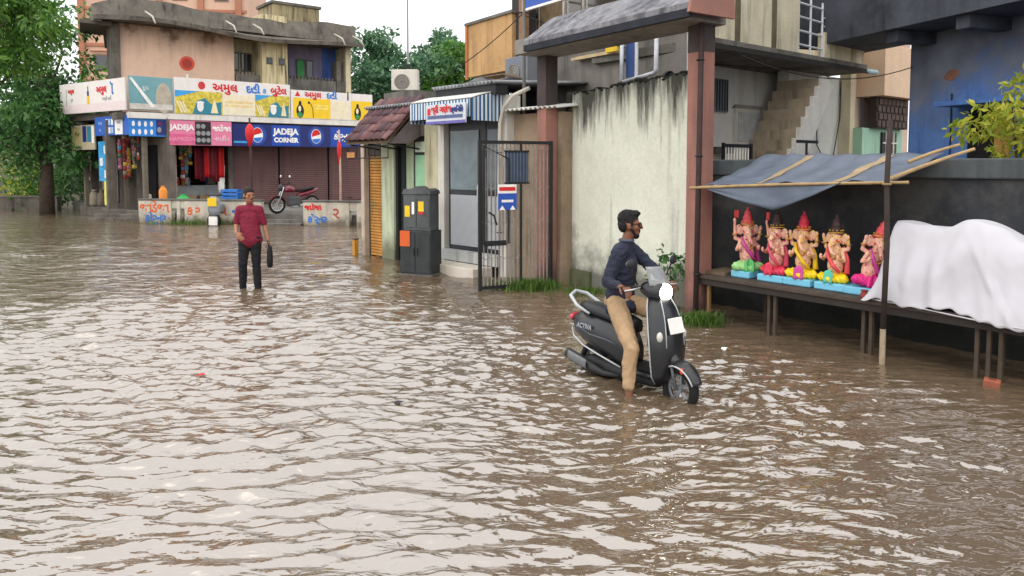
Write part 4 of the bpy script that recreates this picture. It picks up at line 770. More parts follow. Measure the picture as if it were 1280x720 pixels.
for k in range(2): B().box(0, 1.25, -.1+.1*k, -.02+.1*k, .0+.03*k, .05+.03*k).obj('plank', M('pale planks', '#c9b48c', .8), t_)
B().box(1.05, 1.35, -.16, -.11, .02, .13).obj('end_cloth', inks['yellow'], t_)
t_ = GF.thing('pipe_frame', 'blue and white pipe frame standing above the whitewashed wall', 'pipe frame', .25, 1.35, 3.36)
wp = M('white pipe', '#cfd3da', .4); B().tube([(0, 0, .75), (0, 0, .06), (.05, 0, .02), (.75, 0, .1), (.8, 0, .14), (.8, 0, .75)], .035, 8).obj('pipe', wp, t_, smooth=True)
B().cone((.3, .05, .06), (.3, .05, .7), .03).obj('upright', wp, t_); B().box(.04, .27, .06, .09, .1, .7).obj('panel', M('blue panel', '#2f4c86', .5), t_)
t_ = GF.thing('vent_pipe', 'single white pipe rising above the wall near the near pillar', 'pipe', 2.05, 1.0, 3.1); B().cone((0, 0, 0), (0, 0, .8), .028).obj('pipe', wp, t_); B().cone((0, 0, .8), (0, 0, .84), .034).obj('cap', wp, t_)
t_ = GF.thing('covered_load', 'dark covered load seen above the whitewashed wall', 'covered load', .45, 1.1, 2.9)
b = B(); b.sheet(lambda a, c: (.85*a, .05+.6*c, .02+.55*math.sin(3.14*min(1, .15+.8*c))*(min(1, 4*a+.25))*(.85+.15*math.sin(8*a))), 14, 8); b.obj('cover', M('dark tarpaulin', '#2c2f36', .7, .25), t_, smooth=True, solid=.012); B().box(.45, .62, -.02, .03, .3, .38).obj('red_tag', inks['red'], t_)
# ================================================================== idol stall against the dark compound wall
soot = M('sooty compound wall', '#35373b', .93, .35, 1.6, streak=.8, streak_col='#17181a', blotch=.5, blotch_col='#4a4642', blotch_scale=1.5, bump=.4, bump_scale=10)
soot_lip = M('grey wall coping', '#4f5456', .9, .3, 2, streak=.6, streak_col='#2a2c2e', blotch=.4)
stain(soot, .55, .1, '#15160f', amp=.5, sc=2.5, strength=.8); stain(soot, 1.4, 1.9, '#5c5a55', amp=1.6, sc=1.7, strength=.5)
cw = TF.thing('compound_wall', 'dark sooty compound wall behind the idol stall', 'wall', -1.9, 1.1, 0)
B().box(0, 9.5, 0, .25, -.3, 1.84).obj('wall', soot, cw); B().box(-.02, 9.5, -.05, .27, 1.842, 2.06).obj('coping', soot_lip, cw, bevel=.02)
tb = TF.thing('stall_table', 'long narrow timber table standing in the water along the dark wall', 'table', -1.1, 0, 0)
for k in range(4): B().box(0, 4.3, .0+.2*k, .19+.2*k, .545, .59).obj('plank', M('wet dark planks', '#4b4038', .7, .3, 6, bump=.2), tb, bevel=.006)
B().box(0, 4.3, .02, .06, .47, .543).obj('apron', M('dark beam', '#332d2a', .8), tb); B().box(0, 4.3, .74, .78, .47, .543).obj('apron', M('dark beam', '#332d2a', .8), tb)
for x in (.10, .98, 1.06, 2.12, 2.20, 3.21, 3.31, 3.41, 4.2): B().box(x, x+.035, .07, .11, -.3, .47).obj('leg', M('dark leg timber', '#4a3f35', .85, .25, 8) if x != .1 else M('tan leg', '#8a6a45', .8), tb)
for x in (.5, 1.9, 3.2, 4.1): B().box(x, x+.04, .70, .735, -.3, .47).obj('leg', M('dark leg timber', '#4a3f35', .85, .25, 8), tb)
B().box(-.02, .3, .15, .6, .591, .63).obj('end_board', timber, tb)
# tarpaulin with its bamboo, and the corner post
tarp_m = M('slate blue tarpaulin', '#5a6474', .5, .14, 2.5, streak=.25, streak_col='#3c4658', spec=.45); tape = M('brown tape', '#a08c6c', .6)
tp = TF.thing('tarpaulin', 'slate blue tarpaulin slung over bamboo above the idols', 'tarpaulin', 0, 0, 0)
def bam_z(u): return 1.70 + (u+1.1)*.045
from mathutils import noise as mnz
def tarp_top(a, c):
    u = -1.02+2.35*a + (.10*(1-a) + .02*a)*c; v = 1.12*c - .02; z0 = bam_z(-1.02+2.35*a)+.03; z1 = 2.13
    return (u, v, z0+(z1-z0)*c - .05*math.sin(3.14*c)*(.7+.3*math.sin(5*a)) + .014*math.sin(17*a+3*c)*(1-c) + .008*math.sin(40*a) - .03*abs(mnz.noise(Vector((a*7+c*2, c*3.5, 1)))) - .015*abs(mnz.noise(Vector((a*17-c*5, c*8, 4)))))
B().sheet(tarp_top, 90, 32).obj('roof_sheet', tarp_m, tp, smooth=True, solid=.006)
def tarp_flap(a, c):
    u = -1.02+1.85*a; dep = .31*(1-abs(2*a-1.12 if a > .56 else 1-a/.56)**1.5) if True else 0
    t_ = a/.56 if a < .56 else (1-a)/.44; dep = .30*max(0, t_)**.85
    return (u, -.035-.03*c+.02*math.sin(9*a+2)*c+.03*mnz.noise(Vector((a*9, c*3, 7)))*c, bam_z(u)+.02-dep*c)
B().sheet(tarp_flap, 36, 8).obj('front_flap', tarp_m, tp, smooth=True, solid=.006)
for a0 in (.28, .72):
    b = B(); b.sheet(lambda a, c: Vector(tarp_top(a0+.055*a+.012*math.sin(c*9), .05+.9*c))+Vector((0, 0, .009)), 2, 10); b.obj('tape', tape, tp)
bam = M('bamboo', '#a38a63', .6, .2, 9)
def bamboo(name, label, p, q, r, group='bamboo canes of the stall'):
    t_ = thing(name, label, 'bamboo cane', p, 0, group); d = Vector(q)-Vector(p); n = 7
    b = B(); ps = []; rs = []
    for i in range(n+1):
        for dt, k in ((-.012, 1), (0, 1.18), (.012, 1)): ps.append(d*min(1, max(0, i/n+dt)) + Vector((0, 0, .012*math.sin(3*i/n)))); rs.append(r*k*(1-.25*i/n))
    ps2, rs2 = [], []
    for a_, b_ in zip(ps, rs):
        if not ps2 or (a_-ps2[-1]).length > 1e-4: ps2.append(a_); rs2.append(b_)
    b.tube(ps2, rs2, 8); o = b.obj('cane', bam, t_, smooth=True); return t_
bamboo('bamboo_cane', 'long bamboo cane along the front edge of the blue tarpaulin', TF.at(-1.2, -.05, bam_z(-1.2)), TF.at(1.52, -.06, bam_z(1.52)), .02)
bamboo('bamboo_cane', 'slanting bamboo cane sticking out right of the blue tarpaulin', TF.at(1.3, -.03, 1.84), TF.at(1.78, .75, 2.15), .022)
bamboo('bamboo_cane', 'short broken cane lying on the right corner of the tarpaulin', TF.at(1.25, .5, 2.02), TF.at(1.6, .85, 2.2), .02)
pt = TF.thing('stall_post', 'slim dark wooden post of the stall standing in the water', 'post', 1.36, -.15, 0)
B().tube([(.0, 0, -.3), (.0, 0, .35)], [.028, .028], 9).obj('pale_foot', M('pale worn timber', '#a2917a', .85, .25, 9), pt); B().tube([(0, 0, .351), (.015, 0, 1.2), (-.01, .01, 1.8), (.0, .02, 2.44)], [.028, .027, .026, .024], 9).obj('shaft', M('dark timber', '#3a302c', .8, .25, 9), pt, smooth=True)
B().torus((-.005, 0, 1.80), .034, .012, 'z', 12, 6).obj('rope_tie', M('jute', '#8c7854', .9), pt)
# painted plaster idols
gold = M('gold paint', '#c99a3c', .35, .15, 20, metal=.3)
def ornate(name, base, fl1, fl2):
    """painted plaster skin flecked with ornament colours"""
    m = M(name, base, .4, .12, 10, fine=.06); t = m.node_tree; N = t.nodes; L = t.links; b = N['Principled BSDF']; old = b.inputs['Base Color'].links[0].from_socket
    tc = N.new('ShaderNodeTexCoord')
    for sc_, c_, lo_ in ((30, fl1, .665), (38, fl2, .655)):
        n = N.new('ShaderNodeTexNoise'); n.inputs['Scale'].default_value = sc_; n.inputs['Detail'].default_value = 1; L.new(tc.outputs['Object'], n.inputs['Vector'])
        r = N.new('ShaderNodeMapRange'); r.inputs[1].default_value = lo_-.06; r.inputs[2].default_value = lo_-.02; L.new(n.outputs['Fac'], r.inputs[0])
        x = N.new('ShaderNodeMix'); x.data_type = 'RGBA'; L.new(r.outputs[0], x.inputs[0]); L.new(old, x.inputs[6]); x.inputs[7].default_value = _rgb(c_); old = x.outputs[2]
    L.new(old, b.inputs['Base Color']); return m
skin = ornate('painted plaster skin', '#e3b799', '#c8553f', '#e0b44c'); skin2 = ornate('rosy plaster skin', '#e0a696', '#c23c58', '#ead2a0')
def pm(n, c): return M('idol paint ' + n, c, .45, .12, 14)
base_m = M('light blue plaster', '#79c3df', .5, .08, 6)
def idol(u, v, label, dhoti, sash, crown, turn=0, lean=0, s=1.12, raised=False, bw=.33, drape=None, skin_m=None):
    t_ = TF.thing('plaster_idol', label, 'idol', u, v, .592, group='painted plaster idols on the stall table')
    B().box(-bw/2, bw/2, -.14, .14, 0, .085).obj('base', base_m, t_, bevel=.014)
    fg = bpy.data.objects.new('figure', None)
    rot = Matrix.Translation((0, 0, .08)) @ Matrix.Rotation(turn, 4, 'Z') @ Matrix.Rotation(lean, 4, 'Y') @ Matrix.Diagonal((.98*s, .98*s, 1.05*s, 1))
    prims = [('e', (0, 0, .16), (.078, .075, .10)), ('e', (0, .005, .27), (.075, .058, .075)), ('e', (0, -.012, .405), (.056, .056, .066)), ('e', (0, .0, .335), (.038, .035, .05)), ('e', (0, -.02, .445), (.04, .045, .03)),
             ('c', (0, -.058, .40), (-.004, -.088, .345), .026, .022), ('c', (-.004, -.088, .345), (.018, -.10, .285), .022, .018), ('c', (.018, -.10, .285), (.05, -.085, .262), .018, .012)]
    for x in (-1, 1):
        up = .50 if (raised and x < 0) else .425
        prims += [('e', (x*.080, .012, .405), (.040, .012, .055), (0, x*.3, 0)), ('c', (x*.068, .01, .305), (x*.122, .02, .315), .022, .018), ('c', (x*.122, .02, .315), (x*.135, -.005, up-.02), .018, .013), ('e', (x*.135, -.01, up), (.018, .010, .026)),
                  ('c', (x*.070, -.01, .29), (x*.115, -.03, .21), .022, .018), ('c', (x*.115, -.03, .21), (x*.095, -.095, .228), .018, .014), ('e', (x*.094, -.106, .245), (.018, .010, .026)), ('c', (x*.022, -.065, .372), (x*.034, -.085, .352), .008, .005)]
    o = blob('body', prims, skin_m or skin, t_, voxel=.0065, it=2); o.matrix_local = rot
    lg = []
    for x in (-1, 1): lg += [('c', (x*.04, .01, .05), (x*.125, -.04, .045), .05, .042), ('c', (x*.125, -.04, .045), (-x*.02, -.10, .035), .04, .028)]
    lg += [('e', (0, .02, .065), (.09, .08, .05))]
    o = blob('dhoti', lg, dhoti, t_, voxel=.0065, it=2); wr_i(o, .004); o.matrix_local = rot
    b = B(); b.tube([(-.068, -.03, .335), (-.045, -.072, .26), (.02, -.085, .17), (.08, -.05, .10)], [.012, .018, .02, .014], 8); b.tube([(.068, .02, .335), (.105, .03, .22), (.125, .0, .09)], [.012, .022, .028], 8); o = b.obj('sash', sash, t_, smooth=True); o.matrix_local = rot
    b = B(); b.loft([b.ring((0, .0, z), (0, 0, 1), r, 16) for z, r in ((.445, .050), (.455, .064), (.468, .066), (.478, .05), (.50, .052), (.52, .046), (.526, .052), (.54, .042), (.57, .03), (.576, .036), (.59, .022), (.61, .010), (.622, .013), (.63, .003))]); cr_ = b.obj('crown', crown, t_, smooth=True); cr_.matrix_local = rot
    b = B(); b.torus((0, 0, .462), .066, .006, 'z', 18, 6); [b.ell((.062*math.cos(k*.6), .062*math.sin(k*.6), .482), .008, 6, 5) for k in range(11)]; o = b.obj('crown_band', gold, t_, smooth=True); o.matrix_local = rot
    b = B(); n = 15; [b.ell((.072*math.cos(R(180+180*k/(n-1))), -.045-.035*math.sin(R(180*k/(n-1))), .315-.09*math.sin(R(180*k/(n-1)))), .0085, 6, 5) for k in range(n)]; o = b.obj('garland', gold, t_, smooth=True); o.matrix_local = rot
    for x in (-1, 1):
        o = B().torus((x*.135, 0, .36), .02, .006, 'z', 10, 5).obj('bangle', gold, t_, smooth=True); o.matrix_local = rot
        o = B().torus((x*.10, -.075, .225), .018, .006, 'z', 10, 5).obj('bangle', gold, t_, smooth=True); o.matrix_local = rot
    o = B().ell((0, -.066, .432), (.012, .006, .016), 8, 6).obj('brow_jewel', gold, t_, smooth=True); o.matrix_local = rot
    for x in (-1, 1): o = B().ell((x*.022, -.062, .412), (.006, .004, .005), 8, 5).obj('eye', inks['black'], t_, smooth=True); o.matrix_local = rot
    if raised: b = B(); b.cone((-.135, -.01, .46), (-.135, -.01, .60), .006); b.prism([(-.135, .54), (-.10, .52), (-.095, .60), (-.135, .60)], -.014, -.006); o = b.obj('axe', pm('axe red', '#d8453f'), t_); o.matrix_local = rot
    if drape:
        b = B(); b.sheet(lambda a, c: (-.05+.10*a, -.105-.012*math.sin(9*a)-.02*c, .13*(1-c)*(1-.5*abs(a-.5))), 10, 5); o = b.obj('drape', drape, t_, smooth=True, solid=.006); o.matrix_local = rot
    return t_
def wr_i(o, amp):
    from mathutils import noise as mn
    for v in o.data.vertices: v.co += v.normal*amp*math.sin(v.co.x*120+v.co.z*90+v.co.y*60)
idol(-.60, .33, 'narrow plaster idol with raised pink arm, leftmost on the stall table', pm('lime', '#9ccf86'), pm('magenta', '#c8489a'), pm('coral', '#e2555c'), turn=R(50), raised=True, bw=.27, drape=pm('leaf green', '#58b868'), skin_m=skin2, s=1.2)
idol(-.18, .33, 'plaster idol with red lap cloth and dark hair, second from the left', pm('crimson', '#d63a55'), pm('rose', '#d4506c'), pm('dark hair', '#3a2624'), turn=R(-10), raised=True, bw=.35, drape=pm('crimson', '#d63a55'), skin_m=skin2, s=1.18)
idol(.17, .33, 'plaster idol in bright yellow with a red crown, middle of the five', pm('bright yellow', '#f0cf1e'), pm('gold yellow', '#eec22a'), pm('crown red', '#c92c44'), turn=R(10), bw=.35, drape=pm('magenta', '#c8489a'), s=1.18)
idol(.57, .33, 'plaster idol with yellow and sea green lap cloth and dark crown, second from the right', pm('bright yellow', '#f0cf1e'), pm('coral', '#e2555c'), pm('dark hair', '#3a2624'), turn=R(-5), bw=.36, drape=pm('sea green', '#5cc0a6'), s=1.16)
idol(.92, .31, 'plaster idol in magenta leaning to the right against the white sheet', pm('hot pink', '#d92d82'), pm('magenta', '#c8489a'), pm('coral', '#e2555c'), turn=R(55), lean=R(16), bw=.34, drape=pm('hot pink', '#d92d82'), skin_m=skin2, s=1.16)
# white sheet thrown over the rest of the idols
shm = M('white cotton sheet', '#bdbcc2', .85, .03, 2, fine=0, blotch=.12, blotch_col='#a8a4a2')
def top_z(u):
    return 1.36 + .05*math.exp(-((u-1.36)/.16)**2) + .10*math.exp(-((u-2.02)/.22)**2) - .12/(1+math.exp(-(u-2.36)*14)) + .07*math.exp(-((u-2.85)/.2)**2)
from mathutils import noise as mn_
def sheet(a, c):
    u = 1.10 + 2.25*a
    e = min(1, a/.07)**.7*min(1, (1-a)/.06)**.6; tz = .62 + (top_z(u)-.62)*e
    hem = .60 - .10*math.exp(-((u-2.45)/.22)**2) + .02*math.sin(11*u) + .012*math.sin(37*u) - .05*(u > 2.7)*(u-2.7)
    if c < .18: k = c/.18; v, z = .80-.15*k, .62+(tz-.62-.04)*k
    elif c < .36: k = (c-.18)/.18; v, z = .65-.36*k, tz-.04*(1-k)**2 + .015*math.sin(u*19+k*3)*k
    else:
        k = (c-.36)/.64; v = .29-.34*(k**.62); z = tz-(tz-hem)*(k**1.05)
        am = min(1, 1.6*k)
        v += am*(.020*math.sin(u*15+2.2*k+1.5*math.sin(u*4)) + .010*math.sin(u*29-3*k)) + .030*math.sin(u*4.6+k*5.2)*math.sin(3.14*k) - .020*max(0, 1-abs(u-1.9-.55*k)/.07)*am - .022*max(0, 1-abs(u-2.12-.2*k)/.06)*am - .018*max(0, 1-abs(u-1.42+.2*k)/.06)*am
        v += .006*mn_.noise(Vector((u*11, k*7, 2)))
    return (u+.03*math.sin(8*c+u*3)*(c > .36)*(c-.36), min(v, .8), z)
ws = TF.thing('white_sheet', 'white cloth thrown over a row of idols on the right of the stall', 'sheet', 0, 0, 0)
B().sheet(sheet, 170, 70).obj('cloth', shm, ws, smooth=True, solid=.005)
b = B(); b.tube([(1.15, -.03, .61), (1.6, -.05, .60), (2.3, -.05, .55), (3.3, -.06, .54)], .007, 6); b.obj('hem', shm, ws, smooth=True)
t_ = TF.thing('clay_pot', 'small red clay pot on the table beside the white sheet', 'pot', 1.07, .02, .592); b = B(); b.loft([b.ring((0, 0, z), (0, 0, 1), r, 14) for z, r in ((0, .025), (.02, .04), (.05, .042), (.075, .028), (.09, .034))]); b.obj('bowl', M('red clay', '#8c3b32', .8), t_, smooth=True); B().torus((0, 0, .09), .034, .006, 'z', 14, 5).obj('rim', M('red clay', '#8c3b32', .8), t_)
t_ = TF.thing('brick', 'red brick at the waterline under the right end of the stall', 'brick', 2.33, -.1, 0); B().obox((0, 0, .02), (.13, .09, .07), (.1, .1, .3)).obj('block', M('wet brick', '#9a5a42', .85, .2, 8), t_, bevel=.008); B().obox((0, 0, .057), (.06, .03, .006), (.1, .1, .3)).obj('frog', M('brick dark', '#6f3d2e', .9), t_)

# ================================================================== house with the outside stair
hp = M('pale house paint', '#cdcbc4', .85, .08, 2, streak=.35, streak_col='#7f7a70'); bal_m = M('stained balcony plaster', '#d6cdb2', .92, .14, 2, streak=.85, streak_col='#5c5545', streak_scale=6, lo=.50, blotch=.3, blotch_col='#7d745d')
hs = HB.thing('stair_house', 'pale house with a stained balcony and an outside stair behind the stall', 'building')
fbox(hs, 'back_wall', hp, .95, 6.0, 1.3, 1.5, -.3, 3.86); fbox(hs, 'side_wall', M('grey white paint', '#b9bbb6', .85, .1, 2, streak=.5, streak_col='#74746c'), 3.55, 6.0, .75, 1.0, -.3, 3.86)
fbox(hs, 'balcony_slab', concrete, -.15, 5.15, -.05, 2.6, 3.86, 4.02, .01); fbox(hs, 'balcony_parapet', bal_m, -.15, 2.55, .0, .14, 4.02, 5.3)
for x in (.55, 1.65): fbox(hs, 'rib', M('dark stained rib', '#6a624f', .92, .3, 3, streak=.6), x, x+.12, -.03, -.003, 4.02, 5.2)
fbox(hs, 'drip_edge', M('black drip edge', '#2d2c2a', .95), -.15, 5.15, -.075, -.052, 3.84, 3.93)
fbox(hs, 'end_parapet', bal_m, 3.5, 5.1, .0, .14, 4.02, 4.5); fbox(hs, 'upper_wall', cream, 1.9, 8, 2.4, 2.6, 4.02, 11.5)
for z in (4.2, 4.45, 4.7, 4.95): B().cone((2.6, .05, z), (3.5, .05, z-.02), .02, n=7).obj('rail', wp, hs)
for x in (2.62, 3.05, 3.48): B().cone((x, .05, 4.02), (x, .05, 5.05), .022, n=7).obj('rail_post', wp, hs)
for z in (4.62, 4.78): B().cone((3.5, .06, z), (5.1, .06, z), .016, n=7).obj('rail', wp, hs)
fbox(hs, 'shutter_door', M('dark door', '#3a3f4a', .7), 3.0, 3.5, 2.3, 2.39, 4.02, 6.2)
wd = fbox(hs, 'window', M('window grey', '#6b7277', .6), 1.78, 2.22, 1.24, 1.295, 3.0, 3.62)
for k in range(5): B().cone((1.83+k*.085, 1.22, 3.02), (1.83+k*.085, 1.22, 3.6), .01, n=5).obj('bar', black_metal, wd)
d_ = fbox(hs, 'door', M('off white door', '#c4c0b6', .6, .08), 2.46, 3.28, 1.22, 1.295, .2, 3.1); B().box(2.52, 3.22, 1.20, 1.216, 2.45, 3.02).obj('fanlight', M('grey panel', '#aeb0ae', .5), d_); B().box(2.4, 3.34, 1.195, 1.214, 3.1, 3.16).obj('architrave', M('grey trim', '#8a8780', .7), d_)
fbox(hs, 'box_beam', dark_concrete, 1.5, 2.1, 1.0, 1.29, 2.2, 2.32)
stm = M('worn stair', '#9a8c78', .9, .2, 4, streak=.5); stw = M('stair side paint', '#d2d0c8', .85, .08, 2, streak=.3)
N_ = 17
for i in range(N_):
    z1 = .45+i*.2; x0 = 1.0+i*.155
    B().box(x0, x0+.30, .10, .98, z1-.2, z1).obj('step', stm, hs, bevel=.006)
b = B(); poly = [(1.0, .05)]
for i in range(N_): poly += [(1.0+i*.155, .45+i*.2+.03), (1.155+i*.155, .45+i*.2+.03)]
poly += [(1.155+(N_-1)*.155+.28, 3.5), (1.5, .05)]; b.prism(poly, .02, .095); b.obj('stringer', stw, hs)
fbox(hs, 'meter_box', M('meter grey', '#a4a49c', .6), 4.2, 4.5, .66, .745, 1.85, 2.15); fbox(hs, 'meter_box', M('meter dark', '#3b3d3e', .6), 4.75, 4.95, .66, .745, 1.95, 2.2); fbox(hs, 'meter_box', M('meter grey', '#a4a49c', .6), 5.1, 5.35, .66, .745, 1.9, 2.15)
for k, pts in enumerate((((3.9, .72, 2.3), (4.1, .70, 2.7), (4.3, .70, 2.75), (4.35, .7, 2.5), (4.1, .7, 2.4), (4.3, .7, 2.15)), ((4.6, .72, 3.8), (4.6, .70, 2.4), (4.8, .7, 2.2)), ((5.6, .72, 3.8), (5.55, .7, 3.0), (5.3, .7, 2.15)))): B().tube(pts, .012, 5).obj('cable', inks['black'], hs)
fbox(hs, 'corner_strip', cream, 5.60, 5.80, .5, .745, -.3, 4.9); fbox(hs, 'gable_wall', M('pale pink render', '#cbb5a6', .9, .1, 2, streak=.4), 5.80, 8.6, .55, .8, -.3, 5.2); B().tube([(5.05, -.02, 3.9), (5.45, -.1, 3.88)], .05, 10).obj('spout', M('pale blue pipe', '#9fb9c2', .5), hs)
pb = fbox(hs, 'bay_box', M('peach render', '#dcbfa2', .85, .06, 2, streak=.2, streak_col='#a98d74'), 5.95, 7.75, -.05, .9, 3.45, 4.55, .01)
gr_ = fbox(hs, 'grille', M('dark brick lattice', '#3a302c', .85, .3, 5), 6.05, 7.6, .15, .3, 2.78, 3.449)
for r_ in range(4):
    for c_ in range(7): B().box(6.08+c_*.2+(r_ % 2)*.06, 6.22+c_*.2+(r_ % 2)*.08, .12, .148, 2.81+r_*.16, 2.93+r_*.16).obj('block', M('brown block', '#54463f', .85, .3, 6), gr_)
fbox(hs, 'mint_wall', M('mint paint', '#9cc3ab', .85, .1, 3, streak=.3), 5.75, 7.7, .3, .5, -.3, 2.78)
wd = fbox(hs, 'window', M('dark window', '#2c2a2a', .6), 6.6, 7.3, .25, .296, 1.75, 2.7)
for k in range(3): B().box(6.72+k*.18, 6.76+k*.18, .22, .247, 1.75, 2.7).obj('bar', white_paint, wd)
for z in (1.95, 2.2, 2.45): B().box(6.6, 7.3, .224, .245, z, z+.03).obj('bar', white_paint, wd)
t_ = HB.thing('white_railing', 'white barred railing with black frame behind the near pink pillar', 'railing', -.6, -.6, 0)
for z in (1.62, 2.28): B().box(0, .75, -.02, .02, z-.025, z+.025).obj('rail', black_metal, t_)
for x in (0, .73): B().box(x, x+.04, -.022, .022, -.3, 2.32).obj('post', black_metal, t_)
for k in range(9): B().cone((.08+k*.075, 0, 1.62), (.08+k*.075, 0, 2.26), .012, n=6).obj('bar', white_paint, t_)
t_ = HB.thing('tee_post', 'black T-shaped post standing behind the tarpaulin', 'post', 1.65, -.7, 0); B().cone((0, 0, -.3), (0, 0, 2.35), .02).obj('post', black_metal, t_); B().box(-.3, .35, -.02, .02, 2.35, 2.4).obj('arm', black_metal, t_)
t_ = HB.thing('red_chair', 'red plastic chair back standing beside the mint window', 'chair', 5.95, -.5, 1.4)
b = B(); b.sheet(lambda a, c: (.30*a, .05*math.sin(3.14*a), .0+.75*c), 6, 4); b.obj('backrest', M('red plastic', '#b0282f', .4), t_, smooth=True, solid=.015)
for x in (.02, .26): B().cone((x, .05, -1.6), (x, .02, .02), .018).obj('leg', M('red plastic', '#b0282f', .4), t_)

# ================================================================== blue house with sooty overhang
blue_m = M('blue limewash with soot', '#5f84c2', .9, .14, 1.8, streak=.5, streak_col='#2a3c66', blotch=.3, blotch_col='#3a4f80', blotch_scale=2)
stain(blue_m, 2.7, 3.5, '#3a3f4d', amp=1.3, sc=1.1, col2='#8a90a0')      # soot with its own uneven edge
sootc = M('soot black concrete', '#4b4f59', .93, .4, 1.4, streak=.6, streak_col='#16181d', blotch=.5, blotch_col='#20232a', bump=.4, bump_scale=8)
bh = BB.thing('blue_house', 'blue limewashed house wall blackened with soot under a dark overhang', 'building')
fbox(bh, 'wall', blue_m, -.1, 9, 0, .3, -.3, 4.6); fbox(bh, 'upper_wall', sootc, -.1, 9, -.3, .3, 4.6, 11.5)
fbox(bh, 'overhang', sootc, -1.9, 9, -1.0, .6, 4.30, 4.48); fbox(bh, 'overhang_parapet', sootc, -1.9, 9, -1.0, -.85, 4.48, 5.3); fbox(bh, 'overhang_edge', M('pale cream edge', '#b8b29c', .9, .15, 2, streak=.5), -1.95, -1.905, -1.0, .6, 4.48, 5.4)
for x in (.2, 1.6, 3.0): fbox(bh, 'beam', sootc, x, x+.25, -.85, -.005, 4.1, 4.295)
b = B(); b.loft([[Vector((.78+w_*math.cos(a)*(1+.25*math.sin(2*a)), y, 3.52+w_*.7*math.sin(a))) for a in [i*math.pi/8 for i in range(16)]] for y, w_ in ((-.003, .14), (-.01, .10))]); b.obj('bare_patch', M('bare brick patch', '#8a6250', .95, .3, 6), bh)
ch = fbox(bh, 'sun_shade', M('blue shade slab', '#4f78b8', .9, .2, 3, blotch=.5, blotch_col='#33415f'), .95, 4, -.55, -.005, 2.95, 3.03)
op = fbox(bh, 'window', M('dark opening', '#1d1a1c', .9), 1.15, 1.62, -.02, -.004, 1.4, 2.9); B().box(1.64, 1.9, -.03, -.022, 1.4, 2.85).obj('shutter_leaf', M('ochre shutter', '#b98a4e', .7, .2), op)
B().tube([(.82, -.03, 1.2), (.82, -.03, 3.2)], .012, 6).obj('conduit', inks['black'], bh)
# ================================================================== trees, bushes, grass
bark = M('tree bark', '#4a4036', .95, .3, 6, bump=.6, bump_scale=20)
def tree(name, label, base, h, limbs, clusters, per, size, lm, seed, trunk_r=.22, group=None, droop=.3, long=1.8):
    t_ = thing(name, label, 'tree', base, 0, group)
    b = B(); b.tube([(0, 0, -.4), (.05, 0, h*.25), (-.05, .05, h*.5), (.0, 0, h*.75)], [trunk_r*1.25, trunk_r, trunk_r*.8, trunk_r*.5], 10)
    b.obj('trunk', bark, t_, smooth=True)
    rg = random.Random(seed)
    for k, (z0, end) in enumerate(limbs):
        e = Vector(end); s0 = Vector((0, 0, z0)); mid = s0.lerp(e, .5)+Vector((rg.uniform(-.3, .3), rg.uniform(-.3, .3), .25))
        B().tube([s0, mid, e], [trunk_r*.5, trunk_r*.3, trunk_r*.12], 7).obj('limb', bark, t_, smooth=True)
    leaves('crown', clusters, per, size, lm, t_, seed=seed, droop=droop, long=long); return t_
green1 = leaf_mat('broad green leaves', '#2c5a22', '#6c9a3c'); green2 = leaf_mat('deep green leaves', '#2f5a33', '#5f8c48'); green3 = leaf_mat('grey green leaves', '#35604a', '#6d9468'); lime = leaf_mat('yellow green leaves', '#7d9a2e', '#c9c04a'); fresh = leaf_mat('fresh green leaves', '#2f5a1e', '#6b9438')
def cl(n, c, spread, r, seed):
    rg = random.Random(seed); return [((c[0]+rg.gauss(0, spread[0]), c[1]+rg.gauss(0, spread[1]), c[2]+rg.gauss(0, spread[2])), (r*rg.uniform(.6, 1.3), r*rg.uniform(.6, 1.3), r*rg.uniform(.45, .9))) for _ in range(n)]
tree('street_tree', 'leafy street tree standing left of the white banner', (-18.6, 29.5, 0), 7.5, [(2.2, (-1.6, .3, 4.8)), (2.6, (1.4, -.4, 5.0)), (3.4, (.4, .8, 6.5)), (1.8, (1.2, .2, 2.8))],
     cl(26, (-.5, 0, 4.4), (1.0, .7, 1.2), 1.0, 1) + cl(7, (-1.0, 0, 7.2), (1.0, .7, .7), .95, 2) + cl(10, (-.2, -.2, 2.5), (.9, .4, .5), .7, 12), 330, .13, green2, 3, .24)
tree('street_tree', 'bright green overhanging tree at the top left edge', (-14.2, 19.5, 0), 7, [(3.4, (1.0, -.2, 5.4)), (4, (1.6, .3, 6.4)), (3.0, (.8, .5, 4.4)), (4.6, (-.5, .3, 6.9))],
     cl(16, (.7, 0, 5.9), (.8, .5, .65), .55, 5) + cl(7, (.25, 0, 4.7), (.45, .4, .45), .45, 6) + cl(9, (1.6, 0, 6.0), (.35, .3, .45), .38, 14), 900, .085, fresh, 7, .17, droop=.7, long=2.6)
tree('street_tree', 'small round tree between the tower and the corner shop', (-18.2, 36, 0), 6, [(3, (1, 0, 5)), (3, (-.8, .2, 5.4))], cl(12, (.5, 0, 5.6), (1.1, .6, .7), .9, 8), 260, .14, green1, 9)
tree('street_tree', 'dense tree growing behind the left street tree', (-24.5, 38, 0), 7, [(3, (1, 0, 5)), (3, (-1.2, .2, 5.4))], cl(16, (0, 0, 5.2), (1.6, .8, 1.6), 1.2, 18), 200, .17, green2, 19)
rgb_ = random.Random(4)
